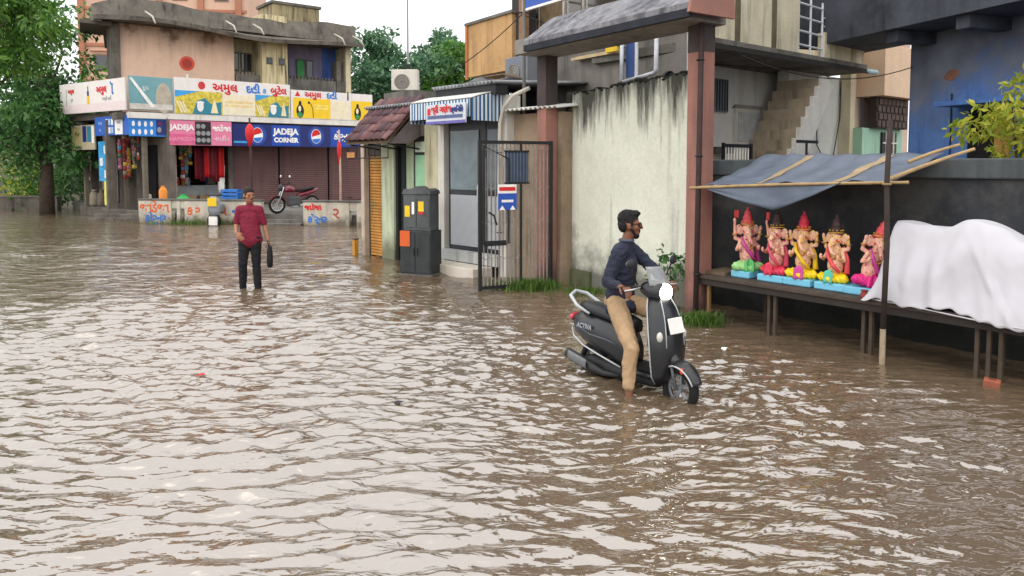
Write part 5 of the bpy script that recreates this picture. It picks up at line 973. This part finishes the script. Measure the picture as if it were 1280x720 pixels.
for k, (x, y, c_, nm) in enumerate(((-21.5, 33.5, green1, 'low green bush left of the street tree trunk'), (-23.6, 35, lime, 'pale yellow bush at the far left edge'), (-20.0, 34.5, green2, 'dark bush right of the street tree trunk'), (-25.6, 36.5, green2, 'dark tall bush at the left edge behind the pale one'), (-19.0, 33.2, green2, 'dark bush between the street tree trunk and the side shop front'), (-22.6, 36.8, green1, 'mid green bush behind the pale yellow bush'))):
    t_ = thing('bush', nm, 'bush', (x, y, 0), 0, 'bushes at the far left'); leaves('foliage', cl(7, (0, 0, 1.3+.3*(k == 3)), (.6, .4, .5+.4*(k == 3)), .75, 30+k), 260, .12, c_, t_, seed=40+k)
    for s_ in range(3): B().tube([(0, 0, -.3), (.25*(s_-1), .1, 1.2)], [.05, .02], 6).obj('stem', bark, t_)
t_ = thing('far_house', 'dim grey house wall glimpsed behind the bushes at the far left', 'building', (-38, 50, 0), R(-12)); B().box(0, 15, 0, 6, -.3, 5.2).obj('wall', M('dim grey house', '#6b6a62', .9, .25, .8, streak=.5), t_); B().box(-.3, 15.3, -.4, 6.3, 5.2, 5.45).obj('roof', dark_concrete, t_)
for x_ in (2, 6, 10): B().box(x_, x_+1.4, -.05, -.003, 1.4, 3.2).obj('window', glass_dark, t_)
t_ = thing('road_wall', 'low mossy wall along the road at the far left', 'wall', (-27, 32.5, 0), R(-6)); B().box(0, 7.5, 0, .25, -.3, .55).obj('wall', dark_concrete, t_); B().box(-.03, 7.53, -.04, .29, .552, .62).obj('coping', concrete, t_, bevel=.01)
t_ = thing('round_road_sign', 'round pale pink sign on a post at the far left', 'sign', (-22.4, 31.5, 0)); B().cone((0, 0, -.3), (0, 0, 2.5), .03).obj('post', black_metal, t_); B().tube([(0, -.02, 2.55), (0, .02, 2.55)], (.3, .3), 20).obj('disc', M('pale pink sign', '#d8b9b5', .6), t_)
for k, (x, y, h, c_, nm) in enumerate(((-7.6, 42, 8.6, green3, 'grey green tree behind the tiled canopy, leftmost of three'), (-4.2, 46, 9.4, green3, 'tall tree behind the roof air conditioner, middle of three'), (-2.7, 44, 8.0, green1, 'yellowish tree right of the roof air conditioner, rightmost of three'))):
    tree('background_tree', nm, (x, y, 0), h, [(h*.45, (-1, 0, h*.75)), (h*.45, (1, .3, h*.8))], cl(26, (0, 0, h*.70), (1.35, .9, h*.15), 1.25, 60+k) + cl(10, (0, 0, h*.98), (.8, .5, .5), .8, 80+k), 230, .17, c_, 70+k, .2, 'trees behind the shop row')
t_ = thing('lamp_mast', 'very thin tall mast rising above the roof air conditioner', 'mast', (-4.6, 33, 0)); B().cone((0, 0, 0), (0, 0, 10.6), .06, .035, 8).obj('mast', M('grey mast', '#8d9092', .5), t_); B().box(-.1, .1, -.05, .05, 6.2, 6.4).obj('bracket', black_metal, t_)
# bush over the compound wall
t_ = thing('wall_bush', 'yellow green leafy bush growing over the right end of the dark wall', 'bush', (6.55, 9.0, 0))
leaves('foliage', cl(26, (.15, .1, 2.45), (.34, .25, .25), .26, 91) + cl(9, (.4, .1, 2.95), (.22, .15, .12), .2, 92), 1700, .055, lime, t_, seed=93, long=2.3, droop=.5)
leaves('foliage', cl(8, (.1, .15, 2.3), (.3, .2, .2), .24, 94), 900, .05, green1, t_, seed=95, long=2.3, droop=.5)
for s_ in range(5): B().tube([(.1*(s_-2), .2, -.3), (.16*(s_-2), .1, 1.8), (.25*(s_-2), 0, 2.7)], [.03, .02, .008], 6).obj('stem', bark, t_)
# grass tufts at the waterline
def grass(label, x, y, n, spread, h, seed, mat):
    rg = np.random.RandomState(seed); V = []; Fc = []
    for i in range(n):
        px, py = rg.normal(0, spread[0]), rg.normal(0, spread[1]); a = rg.rand()*6.28; hh = h*(.5+rg.rand()); w_ = .006+.005*rg.rand(); l = rg.normal(0, .35, 2)*hh; k = len(V)
        dx, dy = w_*math.cos(a), w_*math.sin(a)
        V += [(px-dx, py-dy, -.05), (px+dx, py+dy, -.05), (px+l[0]*.4+dx*.7, py+l[1]*.4+dy*.7, hh*.6), (px+l[0]*.4-dx*.7, py+l[1]*.4-dy*.7, hh*.6), (px+l[0], py+l[1], hh)]; Fc += [(k, k+1, k+2, k+3), (k+3, k+2, k+4)]
    me = bpy.data.meshes.new('grass'); me.from_pydata(V, [], Fc); me.materials.append(mat); o = bpy.data.objects.new('grass', me); COL.objects.link(o); o.location = (x, y, 0); stuff(o); tag(o, label, 'grass'); return o
gl_ = leaf_mat('grass blades', '#3a5f26', '#6d8a3c')
grass('green grass tuft at the foot of the near pink pillar', 2.32, 9.15, 500, (.16, .08), .13, 1, gl_); grass('grass growing in the water under the open iron gate', .25, 11.75, 700, (.28, .10), .15, 2, gl_); grass('grass fringe at the foot of the whitewashed wall', 1.15, 11.4, 260, (.2, .12), .08, 3, gl_)
grass('weeds along the foot of the painted walls', -10.2, 24.5, 500, (1.2, .08), .16, 4, gl_)
t_ = thing('weed_plant', 'dark leafy weed growing at the foot of the wall behind the scooter', 'plant', (2.15, 9.95, 0)); leaves('foliage', cl(9, (0, 0, .42), (.12, .1, .2), .15, 97), 1500, .045, green2, t_, seed=98); [B().tube([(0, 0, -.2), (.08*(k-1), .02, .6)], [.012, .005], 5).obj('stem', bark, t_) for k in range(3)]
# ================================================================== scooter
SCO = Vector((1.128, 6.68, -.125)); SROT = R(-54)
sc = thing('scooter', 'dark grey scooter with white trim and lit headlamp, halted in the water', 'scooter', SCO, SROT); sc.scale = (.87, .88, .92)
body_p = M('dark slate scooter paint', '#12161d', .36, .08, 3, coat=.15, spec=.5, fine=.03, blotch=.22, blotch_col='#4a4238', blotch_scale=7); blk = M('black plastic', '#17181b', .5, .1, 9); seat_m = M('black seat vinyl', '#1e2024', .45, .1, 12); trim = M('pale trim', '#b4b8bb', .35, .05)
def wheel(x, par):
    t_ = B(); m = 14; prof = [(.215, 0), (.212, .022), (.20, .042), (.175, .05), (.15, .044), (.145, .0)]
    prof = prof + [(r, -y) for r, y in prof[-2:0:-1]]
    rings = [[Vector((x+r*math.cos(a), y, .215+r*math.sin(a))) for r, y in prof] for a in [2*math.pi*i/36 for i in range(36)]]; rings.append(rings[0])
    w_ = t_.loft(rings, caps=False).obj('wheel', rubber, par, smooth=True)
    r = B(); r.torus((x, 0, .215), .138, .014, 'y', 30, 6); r.torus((x, 0, .215), .138, .03, 'y', 30, 6, .9) if False else None
    for k in range(5):
        a = 2*math.pi*k/5+.4; c, s_ = math.cos(a), math.sin(a)
        for d in (-.16, .16): r.tube([(x+.03*c, 0, .215+.03*s_), (x+.135*math.cos(a+d), 0, .215+.135*math.sin(a+d))], [.016, .012], 6)
    r.tube([(x, -.035, .215), (x, .035, .215)], (.04, .04), 14); r.obj('rim', M('dull alloy', '#85888a', .4, .1, metal=.3), w_, smooth=False)
    return w_
wheel(.62, sc); wheel(-.62, sc)
def sup(cx, cz, hx, hz, n=20, p=2.6, plane='yz', t0=0):
    o = []
    for i in range(n):
        a = 2*math.pi*i/n; c, s_ = math.cos(a), math.sin(a); k = (abs(c)**p+abs(s_)**p)**(-1/p)
        o.append((cx+hx*c*k, cz+hz*s_*k))
    return o
b = B(); b.loft([[Vector((x, y, z)) for y, z in sup(0, (z0+z1)/2, hw, (z1-z0)/2)] for x, z0, z1, hw in ((-.93, .60, .66, .03), (-.90, .55, .70, .08), (-.82, .48, .74, .135), (-.66, .42, .76, .175), (-.42, .37, .755, .195), (-.22, .33, .73, .19), (-.08, .29, .68, .165), (.0, .27, .58, .13))])
cowl = b.obj('side_cowl', body_p, sc, smooth=True)
# trim lines along the cowl's lower edge, highlight painted along the body crease, lettering
for s_ in (-1, 1):
    B().tube([(-.91, s_*.085, .56), (-.82, s_*.142, .485), (-.62, s_*.183, .425), (-.4, s_*.198, .385), (-.2, s_*.192, .345), (-.05, s_*.16, .30)], .009, 7).obj('trim_strip', trim, sc, smooth=True)
    B().tube([(-.75, s_*.165, .61), (-.5, s_*.196, .56), (-.25, s_*.196, .55), (-.1, s_*.172, .52)], .006, 6).obj('crease', M('crease highlight', '#59616d', .3), cowl, smooth=True)
txt('ACTIVA', .07, M('badge silver', '#9ba1a8', .3), sc, -.58, -.207, .63, rot=(R(90), 0, R(-2)), shear=.3, bold=.002, name='badge')
b = B(); b.loft([[Vector((x, y, z)) for y, z in sup(0, (z0+z1)/2, hw, (z1-z0)/2)] for x, z0, z1, hw in ((-.80, .79, .83, .05), (-.76, .75, .855, .11), (-.62, .735, .86, .14), (-.4, .72, .845, .15), (-.3, .715, .815, .145), (-.12, .69, .80, .125), (.02, .66, .775, .09), (.06, .65, .74, .05))]); b.obj('seat', seat_m, sc, smooth=True)
B().tube([(-.55, -.15, .76), (-.74, -.165, .82), (-.90, -.12, .90), (-.955, 0, .93), (-.90, .12, .90), (-.74, .165, .82), (-.55, .15, .76)], [.014, .018, .021, .022, .021, .018, .014], 9).obj('grab_rail', trim, sc, smooth=True)
B().ell((-.935, 0, .655), (.03, .10, .05)).obj('tail_light', M('red lens', '#c01f2c', .2, .05), sc, smooth=True)
for s_ in (-1, 1): B().ell((-.90, s_*.10, .67), (.03, .03, .03)).obj('indicator', M('pink lens', '#d05a68', .2), sc, smooth=True)
b = B(); b.loft([[Vector((x, y, z)) for y, z in sup(0, .30, hw, h_)] for x, hw, h_ in ((-.06, .15, .03), (.1, .175, .03), (.30, .185, .03), (.42, .16, .03))]); b.obj('footboard', blk, sc, smooth=True)
B().box(-.05, .38, -.15, .15, .331, .338).obj('floor_mat', rubber, sc)
b = B(); b.loft([[Vector((x, y, z)) for y, z in sup(0, .22, hw, h_)] for x, hw, h_ in ((-.75, .06, .05), (-.6, .12, .09), (-.3, .14, .10), (-.05, .13, .08), (.35, .1, .05))]); b.obj('engine_case', M('engine black', '#1b1c1e', .55, .2), sc, smooth=True)
# exhaust on the right side
B().tube([(-.1, -.13, .2), (-.3, -.16, .19), (-.45, -.19, .22), (-.85, -.20, .30)], [.02, .03, .05, .055], 12).obj('exhaust', M('dark exhaust', '#2a2a2c', .5), sc, smooth=True)
b = B(); b.sheet(lambda a, c: (-.78+.3*a, -.255-.01*math.sin(3.14*c), .25+.08*a*-.6+.10*c), 6, 4); b.obj('heat_shield', M('dull shield', '#6d7073', .4), sc, smooth=True, solid=.008)
# leg shield
secs = ((.23, .40, .05, .12), (.31, .42, .07, .19), (.45, .445, .085, .235), (.6, .44, .10, .245), (.72, .415, .11, .235), (.84, .385, .115, .215), (.95, .345, .11, .185), (1.04, .31, .09, .14))
b = B(); b.loft([[Vector((cx + (dx if math.cos(2*math.pi*i/28) > 0 else dx*.35)*math.cos(2*math.pi*i/28)*(1.0+.35*max(0, math.cos(2*math.pi*i/28))), hw*math.sin(2*math.pi*i/28), z)) for i in range(28)] for z, cx, dx, hw in secs]); b.obj('leg_shield', body_p, sc, smooth=True)
for s_ in (-1, 1):
    B().tube([(cx-.004, s_*hw*1.01, z) for z, cx, dx, hw in secs], .007, 7).obj('trim_strip', trim, sc, smooth=True)
    B().tube([(cx+dx*1.12, s_*hw*.52, z) for z, cx, dx, hw in secs[3:]], .006, 6).obj('front_trim', trim, sc, smooth=True)
B().box(.28, .36, -.13, .13, .55, .86).obj('inner_box', blk, sc, bevel=.03)
pl_ = B().obox((.555, 0, .80), (.012, .20, .15), (0, R(-18), 0)).obj('number_plate', inks['white'], sc, bevel=.006); B().obox((.544, 0, .80), (.012, .215, .165), (0, R(-18), 0)).obj('plate_frame', blk, pl_)
for s_ in (-1, 1): B().ell((.50, s_*.17, .70), (.03, .035, .05), 12, 8).obj('indicator', M('clear lens', '#c9c6bd', .1), sc, smooth=True)
# front mudguard
def fend(a, c):
    ang = R(18+140*a); r = .262; w_ = .085*(.55+.45*math.sin(3.14*min(1, a*.9+.12))); y = w_*(2*c-1)
    rr = r - .05*abs(2*c-1)**2.5; return (.62+rr*math.cos(ang), y, .225+rr*math.sin(ang))
B().sheet(fend, 26, 10).obj('front_fender', body_p, sc, smooth=True, solid=.008)
for c_ in (0, 1): B().tube([fend(i/20, c_) for i in range(21)], .009, 6).obj('fender_trim', trim, sc, smooth=True)
b = B(); b.loft([b.ring((x, 0, z), (0, 0, 1), (hw, hx), 16, (1, 0, 0)) for x, z, hw, hx in ((.56, .44, .08, .09), (.52, .5, .07, .08), (.47, .58, .05, .06))]); b.obj('fender_neck', body_p, sc, smooth=True)
for s_ in (-1, 1): B().tube([(.62, s_*.065, .215), (.55, s_*.06, .45)], .018, 8).obj('fork', M('fork grey', '#55585c', .4), sc, smooth=True)
B().ell((.70, -.078, .41), (.022, .012, .03)).obj('reflector', M('orange reflector', '#e2562a', .3), sc)
_before = set(sc.children)
# handlebar head, headlamp, screen, mirrors
b = B(); b.loft([[Vector((x, y, z)) for y, z in sup(0, cz, hw, hz)] for x, cz, hw, hz in ((.16, 1.0, .07, .05), (.22, 1.01, .16, .07), (.30, 1.0, .175, .09), (.38, .985, .13, .09), (.42, .98, .10, .08))]); b.obj('handlebar_cowl', body_p, sc, smooth=True)
lamp = M('lit headlamp', '#fff6e2', .1, 0, 5, emit=7.0, fine=0); b = B(); b.ell((.40, 0, .985), (.055, .10, .085), 18, 12); b.obj('headlamp', lamp, sc, smooth=True)
b = B(); b.sheet(lambda a, c: (.40-.10*c-.06*(2*a-1)**2, .15*(2*a-1)*(1-.25*c), 1.05+.17*c), 10, 6)
mg = bpy.data.materials.new('clear screen'); mg.use_nodes = True; pb_ = mg.node_tree.nodes['Principled BSDF']; pb_.inputs['Base Color'].default_value = (.85, .9, .92, 1); pb_.inputs['Transmission Weight'].default_value = .75; pb_.inputs['Roughness'].default_value = .12; pb_.inputs['IOR'].default_value = 1.2
b.obj('wind_screen', mg, sc, smooth=True, solid=.004)
for s_ in (-1, 1):
    B().tube([(.24, s_*.12, 1.02), (.22, s_*.22, 1.03), (.19, s_*.26, 1.03)], .016, 8).obj('handlebar', black_metal, sc, smooth=True)
    B().tube([(.19, s_*.25, 1.03), (.16, s_*.37, 1.02)], [.02, .019], 10).obj('grip', rubber, sc, smooth=True); B().tube([(.26, s_*.2, 1.03), (.26, s_*.30, 1.02), (.22, s_*.38, 1.01)], .008, 6).obj('lever', silver, sc, smooth=True)
    mi = B().tube([(.22, s_*.2, 1.05), (.21, s_*.25, 1.15), (.22, s_*.29, 1.22)], .008, 6).obj('mirror', black_metal, sc, smooth=True); B().ell((.235, s_*.30, 1.26), (.022, .062, .045), 14, 9, (0, 0, s_*.2)).obj('mirror_shell', blk, mi, smooth=True); B().ell((.222, s_*.30, 1.26), (.016, .054, .038), 14, 9, (0, 0, s_*.2)).obj('mirror_glass', M('mirror glass', '#cfd4d8', .1), mi, smooth=True)
for o in set(sc.children)-_before: o.location.z += .11
B().tube([(-.05, -.02, .12), (.02, -.16, .05), (.05, -.2, -.0)], .012, 6).obj('side_stand', black_metal, sc)

# ================================================================== people
from mathutils import noise as mnoise
def wrinkle(o, amp, f=(14, 14, 9), seed=0.0):
    me = o.data; n = len(me.vertices); co = np.empty(n*3); me.vertices.foreach_get('co', co); nr = np.empty(n*3)
    me.vertices.foreach_get('normal', nr); co = co.reshape(-1, 3); nr = nr.reshape(-1, 3)
    for i in range(n):
        p = Vector((co[i, 0]*f[0]+seed, co[i, 1]*f[1], co[i, 2]*f[2])); v = 1-abs(mnoise.noise(p)*1.6); v2 = 1-abs(mnoise.noise(p*2.3)*1.6)
        co[i] += nr[i]*amp*((v-.6)+.55*(v2-.6))
    me.vertices.foreach_set('co', co.ravel()); me.update()
def head_frame(c, yaw, pitch=0): return Matrix.Translation(c) @ Matrix.Rotation(yaw, 4, 'Z') @ Matrix.Rotation(pitch, 4, 'Y')
def head_prims(m, yaw):
    T = lambda p: tuple(m @ Vector(p)); e = (0, 0, yaw)
    return [('e', T((-.008, 0, .035)), (.093, .073, .105), e), ('e', T((.03, 0, -.045)), (.062, .055, .068), e), ('e', T((.055, 0, -.085)), (.032, .032, .026), e), ('c', T((.082, 0, .03)), T((.108, 0, -.012)), .010, .017),
            ('e', T((.072, .028, .035)), (.02, .03, .012), e), ('e', T((.072, -.028, .035)), (.02, .03, .012), e), ('e', T((.084, 0, -.05)), (.014, .024, .009), e), ('e', T((.08, 0, -.066)), (.014, .02, .008), e),
            ('e', T((-.005, .078, .0)), (.022, .011, .033), e), ('e', T((-.005, -.078, .0)), (.022, .011, .033), e), ('e', T((.055, .042, -.01)), (.03, .024, .03), e), ('e', T((.055, -.042, -.01)), (.03, .024, .03), e)]
def eyes(m, par):
    for s_ in (-1, 1):
        B().ell(tuple(m @ Vector((.084, s_*.03, .013))), (.008, .010, .006), 8, 6).obj('eye', inks['black'], par, smooth=True)
def hand(wr, fdir, pn, curl, side, s=1.0):
    """palm, four unequal bent fingers and a thumb; fdir fingers, pn palm normal"""
    f = Vector(fdir).normalized(); n = Vector(pn); n = (n-f*n.dot(f)).normalized(); a = f.cross(n).normalized()*side; w0 = Vector(wr); P_ = []
    kn = w0+f*.085*s
    for k in (-1, -.33, .33, 1): P_.append(('c', tuple(w0+a*k*.018*s+f*.015), tuple(kn+a*k*.029*s), .016*s, .014*s))
    for k, L_ in ((-1, .062), (-.33, .078), (.33, .084), (1, .074)):
        p = kn+a*k*.03*s; d = f.copy(); r = .0095*s
        for q in range(3):
            d = (d*math.cos(curl)+n*math.sin(curl)).normalized(); n2 = (n*math.cos(curl)-f*math.sin(curl)); e = p+d*L_*s*(.45, .32, .26)[q]; P_.append(('c', tuple(p), tuple(e), r, r*.92)); p = e; r *= .93
    t0 = w0+a*.026*s+f*.025*s; t1 = t0+(a*.55+f*.6+n*.45).normalized()*.042*s; t2 = t1+(a*.05+f*.75+n*.6).normalized()*.034*s
    P_ += [('c', tuple(t0), tuple(t1), .014*s, .0115*s), ('c', tuple(t1), tuple(t2), .0115*s, .009*s)]; return P_
skin_d = M('brown skin', '#7a4f3a', .5, .08, 20, fine=.05, spec=.4); skin_l = M('light brown skin', '#9a684c', .5, .08, 20, fine=.05, spec=.4); hair_m = M('black hair', '#131112', .6, .2, 60, bump=.5, bump_scale=160)
# ---- rider
yaw = R(46); hm = head_frame((-.105, .02, 1.545), yaw)
hr, hl = (.095, -.275, 1.035), (.095, .275, 1.035); ELB = {-1: (-.135, -.225, 1.05), 1: (-.07, .295, 1.14)}; SHO = {-1: (-.075, -.135, 1.325), 1: (-.235, .145, 1.33)}
P_ = head_prims(hm, yaw) + [('c', (-.135, 0, 1.37), (-.108, .01, 1.48), .054, .047), ('e', (-.16, 0, 1.18), (.08, .11, .17)), ('e', (-.2, 0, .92), (.09, .11, .12))]
for s_, h_ in ((-1, hr), (1, hl)):
    el = ELB[s_]; P_ += [('c', SHO[s_], el, .038, .034), ('c', el, h_, .036, .024)]
P_ += hand(hr, (.45, -.06, -.02), (0, 0, -1), .95, -1) + hand(hl, (.45, .06, -.02), (0, 0, -1), .95, 1)
kR, aR = (.21, -.255, .50), (.24, -.315, .12); kL, aL = (.28, .15, .74), (.17, .12, .40)
P_ += [('c', (-.16, -.085, .82), kR, .065, .048), ('c', kR, aR, .048, .032), ('c', aR, (.245, -.317, .04), .030, .032), ('c', (.23, -.316, .02), (.37, -.34, .01), .034, .028), ('c', (.21, -.315, .02), (.24, -.316, .04), .03, .03)]
P_ += [('c', (-.16, .085, .82), kL, .065, .048), ('c', kL, aL, .046, .032), ('c', aL, (.16, .13, .375), .03, .034), ('c', (.16, .13, .375), (.31, .135, .365), .034, .026)]
rider = blob('person', P_, skin_d, None, voxel=.0075, it=3); rider.location = SCO + Vector((0, 0, .01)); rider.rotation_euler = (0, 0, SROT)
tag(rider, 'rider in navy shirt and tan trousers sitting on the scooter, one bare foot down', 'person')
S_ = [('c', (-.205, 0, .80), (-.20, 0, .95), (.155, .125), (.145, .115)), ('c', (-.20, 0, .95), (-.16, 0, 1.20), (.145, .115), (.15, .11)), ('c', tuple(Vector(SHO[-1])*.75+Vector((-.155, 0, 1.32))*.25), tuple(Vector(SHO[1])*.75+Vector((-.155, 0, 1.32))*.25), .076, .076), ('c', (-.145, 0, 1.33), (-.13, 0.005, 1.39), .078, .058), ('c', (-.20, 0, .78), (-.08, -.02, .80), (.165, .08), (.15, .06))]
for s_, h_ in ((-1, hr), (1, hl)):
    el = ELB[s_]; w_ = tuple(Vector(el).lerp(Vector(h_), .84)); S_ += [('c', SHO[s_], el, .070, .056), ('c', el, w_, .054, .038)]
shirt = blob('shirt', S_, M('navy cotton', '#2a2e3e', .85, .14, 9, blotch=.3, blotch_col='#232838', blotch_scale=5), rider, voxel=.010, it=4); wrinkle(shirt, .013, (9, 9, 15))
b = B(); b.torus((-.13, 0.005, 1.415), .06, .015, 'z', 20, 7); co_ = b.obj('collar', M('grey collar', '#53586a', .85), shirt, smooth=True); 
T_ = [('e', (-.20, 0, .84), (.13, .165, .10)), ('c', (-.16, -.085, .82), tuple(Vector((-.16, -.085, .82)).lerp(Vector(kR), .45)), .098, .088), ('c', tuple(Vector((-.16, -.085, .82)).lerp(Vector(kR), .45)), kR, .088, .066), ('c', kR, tuple(Vector(kR).lerp(Vector(aR), .35)+Vector((-.02, 0, 0))), .064, .064), ('c', tuple(Vector(kR).lerp(Vector(aR), .35)+Vector((-.02, 0, 0))), tuple(Vector(aR)+Vector((-.008, 0, .075))), .063, .052), ('c', (-.16, .085, .82), kL, .088, .068), ('c', kL, tuple(Vector(aL)+Vector((0, 0, .03))), .066, .048)]
tro = blob('trousers', T_, M('tan cotton', '#a88c6c', .88, .12, 8, blotch=.25, blotch_col='#8a6a48', blotch_scale=6), rider, voxel=.010, it=3); wrinkle(tro, .011, (11, 11, 7), 5)
T = lambda p: tuple(hm @ Vector(p)); e = (0, 0, yaw)
hair = blob('hair', [('e', T((-.018, 0, .070)), (.094, .079, .084), e), ('e', T((-.052, 0, .015)), (.055, .074, .075), e), ('e', T((.045, 0, .115)), (.05, .056, .03), e), ('e', T((.01, .07, .03)), (.02, .014, .04), e), ('e', T((.01, -.07, .03)), (.02, .014, .04), e)], hair_m, rider, voxel=.007, it=2); wrinkle(hair, .012, (60, 60, 60))
beard = blob('beard', [('e', T((.055, 0, -.088)), (.036, .038, .032), e), ('c', T((.02, -.062, -.03)), T((.055, -.032, -.085)), .014, .016), ('c', T((.02, .062, -.03)), T((.055, .032, -.085)), .014, .016), ('c', T((.092, -.022, -.04)), T((.092, .022, -.04)), .009, .009)], hair_m, rider, voxel=.006, it=2)
b = B()
for s_ in (-1, 1): b.torus(T((.096, s_*.032, .012)), .02, .003, 'y', 16, 5)
gls = bpy.data.objects.new('x', None); bpy.data.objects.remove(gls); b.tube([T((.09, -.05, .02)), T((0, -.079, .02))], .003, 5); b.tube([T((.09, .05, .02)), T((0, .079, .02))], .003, 5); b.tube([T((.098, -.055, .022)), T((.104, 0, .022)), T((.098, .055, .022))], .004, 5); b.obj('glasses', inks['black'], rider)
eyes(hm, rider)

# ---- man wading
wl = (-4.17, 11.72, -.07); yaw2 = R(-52); hm2 = head_frame((0, -.03, 1.565), yaw2, R(4))
shL, shR = (-.165, 0, 1.375), (.165, .0, 1.375); eL, eR = (-.215, .03, 1.11), (.215, .04, 1.10); wL, wR = (-.15, -.23, .99), (.285, -.03, .88)
P_ = head_prims(hm2, yaw2) + [('c', (0, .01, 1.40), (0, -.015, 1.5), .056, .05), ('e', (0, .01, 1.20), (.12, .07, .17)), ('e', (0, .01, .95), (.11, .07, .12))]
for sh_, el, wr in ((shL, eL, wL), (shR, eR, wR)): P_ += [('c', sh_, el, .04, .036), ('c', el, wr, .038, .025)]
P_ += hand(wL, (.55, -.35, -.5), (.3, .8, -.2), .25, 1) + hand(wR, (.12, -.08, -1), (-1, .0, 0), .75, 1)
kl, kr, al, ar = (-.105, -.05, .50), (.09, -.01, .50), (-.13, .02, .09), (.105, .0, .09)
for h_, k_, a_ in (((-.085, 0, .90), kl, al), ((.085, 0, .90), kr, ar)): P_ += [('c', h_, k_, .07, .05), ('c', k_, a_, .047, .032), ('c', a_, (a_[0], a_[1], .03), .032, .034), ('c', (a_[0], a_[1]+.02, .02), (a_[0]+.03, a_[1]-.14, .01), .036, .028)]
man = blob('person', P_, skin_l, None, voxel=.008, it=3); man.location = wl; man.rotation_euler = (0, 0, R(6))
tag(man, 'man in maroon T-shirt and black trousers wading through the flood, carrying a black bag', 'person')
S_ = [('c', (0, .01, .865), (0, .01, .93), (.14, .198), (.13, .185)), ('c', (0, .01, .93), (0, .01, 1.1), (.128, .178), (.112, .152)), ('c', (0, .01, 1.1), (0, .01, 1.26), (.11, .15), (.10, .165)), ('c', (-.11, 0, 1.345), (.11, 0, 1.345), .072, .072), ('c', (0, .0, 1.36), (0, -.0, 1.41), .08, .062)]
for sh_, el in ((shL, eL), (shR, eR)): S_ += [('c', (sh_[0]*.9, 0, 1.35), tuple(Vector(sh_).lerp(Vector(el), .86)), .068, .056)]
sh2 = blob('shirt', S_, M('maroon jersey', '#7c2138', .85, .12, 8, blotch=.2, blotch_col='#6e1d33', blotch_scale=5), man, voxel=.010, it=4); wrinkle(sh2, .008, (9, 9, 13), 3)
T_ = [('e', (0, .01, .91), (.14, .11, .10))]
for h_, k_, a_ in (((-.085, 0, .90), kl, al), ((.085, 0, .90), kr, ar)): T_ += [('c', h_, k_, .098, .070), ('c', k_, (a_[0], a_[1], a_[2]+.0), .068, .056)]
t2 = blob('trousers', T_, M('black trousers', '#17181c', .85, .15, 8), man, voxel=.010, it=3); wrinkle(t2, .010, (7, 7, 14), 9)
T = lambda p: tuple(hm2 @ Vector(p)); e = (0, 0, yaw2)
h2 = blob('hair', [('e', T((-.014, 0, .072)), (.094, .081, .080), e), ('e', T((-.05, 0, .01)), (.06, .077, .08), e), ('e', T((.02, .066, .035)), (.02, .014, .03), e), ('e', T((.02, -.066, .035)), (.02, .014, .03), e)], M('short dark hair', '#2a211e', .8, .2, 60), man, voxel=.008, it=2)
blob('moustache', [('c', T((.095, -.018, -.042)), T((.095, .018, -.042)), .007, .007)], M('short dark hair', '#2a211e', .8, .2, 60), man, voxel=.007, it=2)
eyes(hm2, man)
bag = thing('hand_bag', 'slim black bag hanging from the wading man\'s hand', 'bag', Vector(wl)+Vector((.325, -.05, .36)), R(15)); bag.scale = (.8, .8, .85); bag.location.z += .065
b = B(); b.loft([[Vector((x, y, z)) for x, y in sup(0, 0, hx, hy)] for z, hx, hy in ((0, .03, .03), (.03, .055, .06), (.15, .06, .07), (.3, .055, .065), (.39, .04, .05), (.42, .02, .03))]); b.obj('pouch', M('black bag cloth', '#141417', .7, .2, 12), bag, smooth=True)
B().tube([(0, .03, .40), (-.03, .03, .47), (-.035, .0, .52), (-.03, -.03, .47), (0, -.03, .40)], .008, 6).obj('strap', inks['black'], bag, smooth=True)

# ------------------------------------------------------------------ litter on the water
rgl = random.Random(12); spots = [(-2.95, 6.9, 'red', 'red wrapper floating near the left edge'), (-.95, 6.1, 'black', 'dark leaf floating in the middle of the road'), (2.3, 7.9, 'white', 'white scrap floating in front of the stall table'), (-.05, 8.9, 'grey', 'pale scrap floating left of the scooter')]
for x, y, c_, lb in spots:
    h0 = float(wave_height(np.array([x]), np.array([y]))[0])
    b = B(); b.sheet(lambda a, c: (.07*(a-.5), .05*(c-.5), .012*math.sin(3*a+c)+.006), 3, 3); o = b.obj('floating_litter', inks[c_], None, solid=.004); o.location = (x, y, h0+.004); o.rotation_euler.z = rgl.uniform(0, 6); tag(o, lb, 'litter', 'scraps floating on the flood')
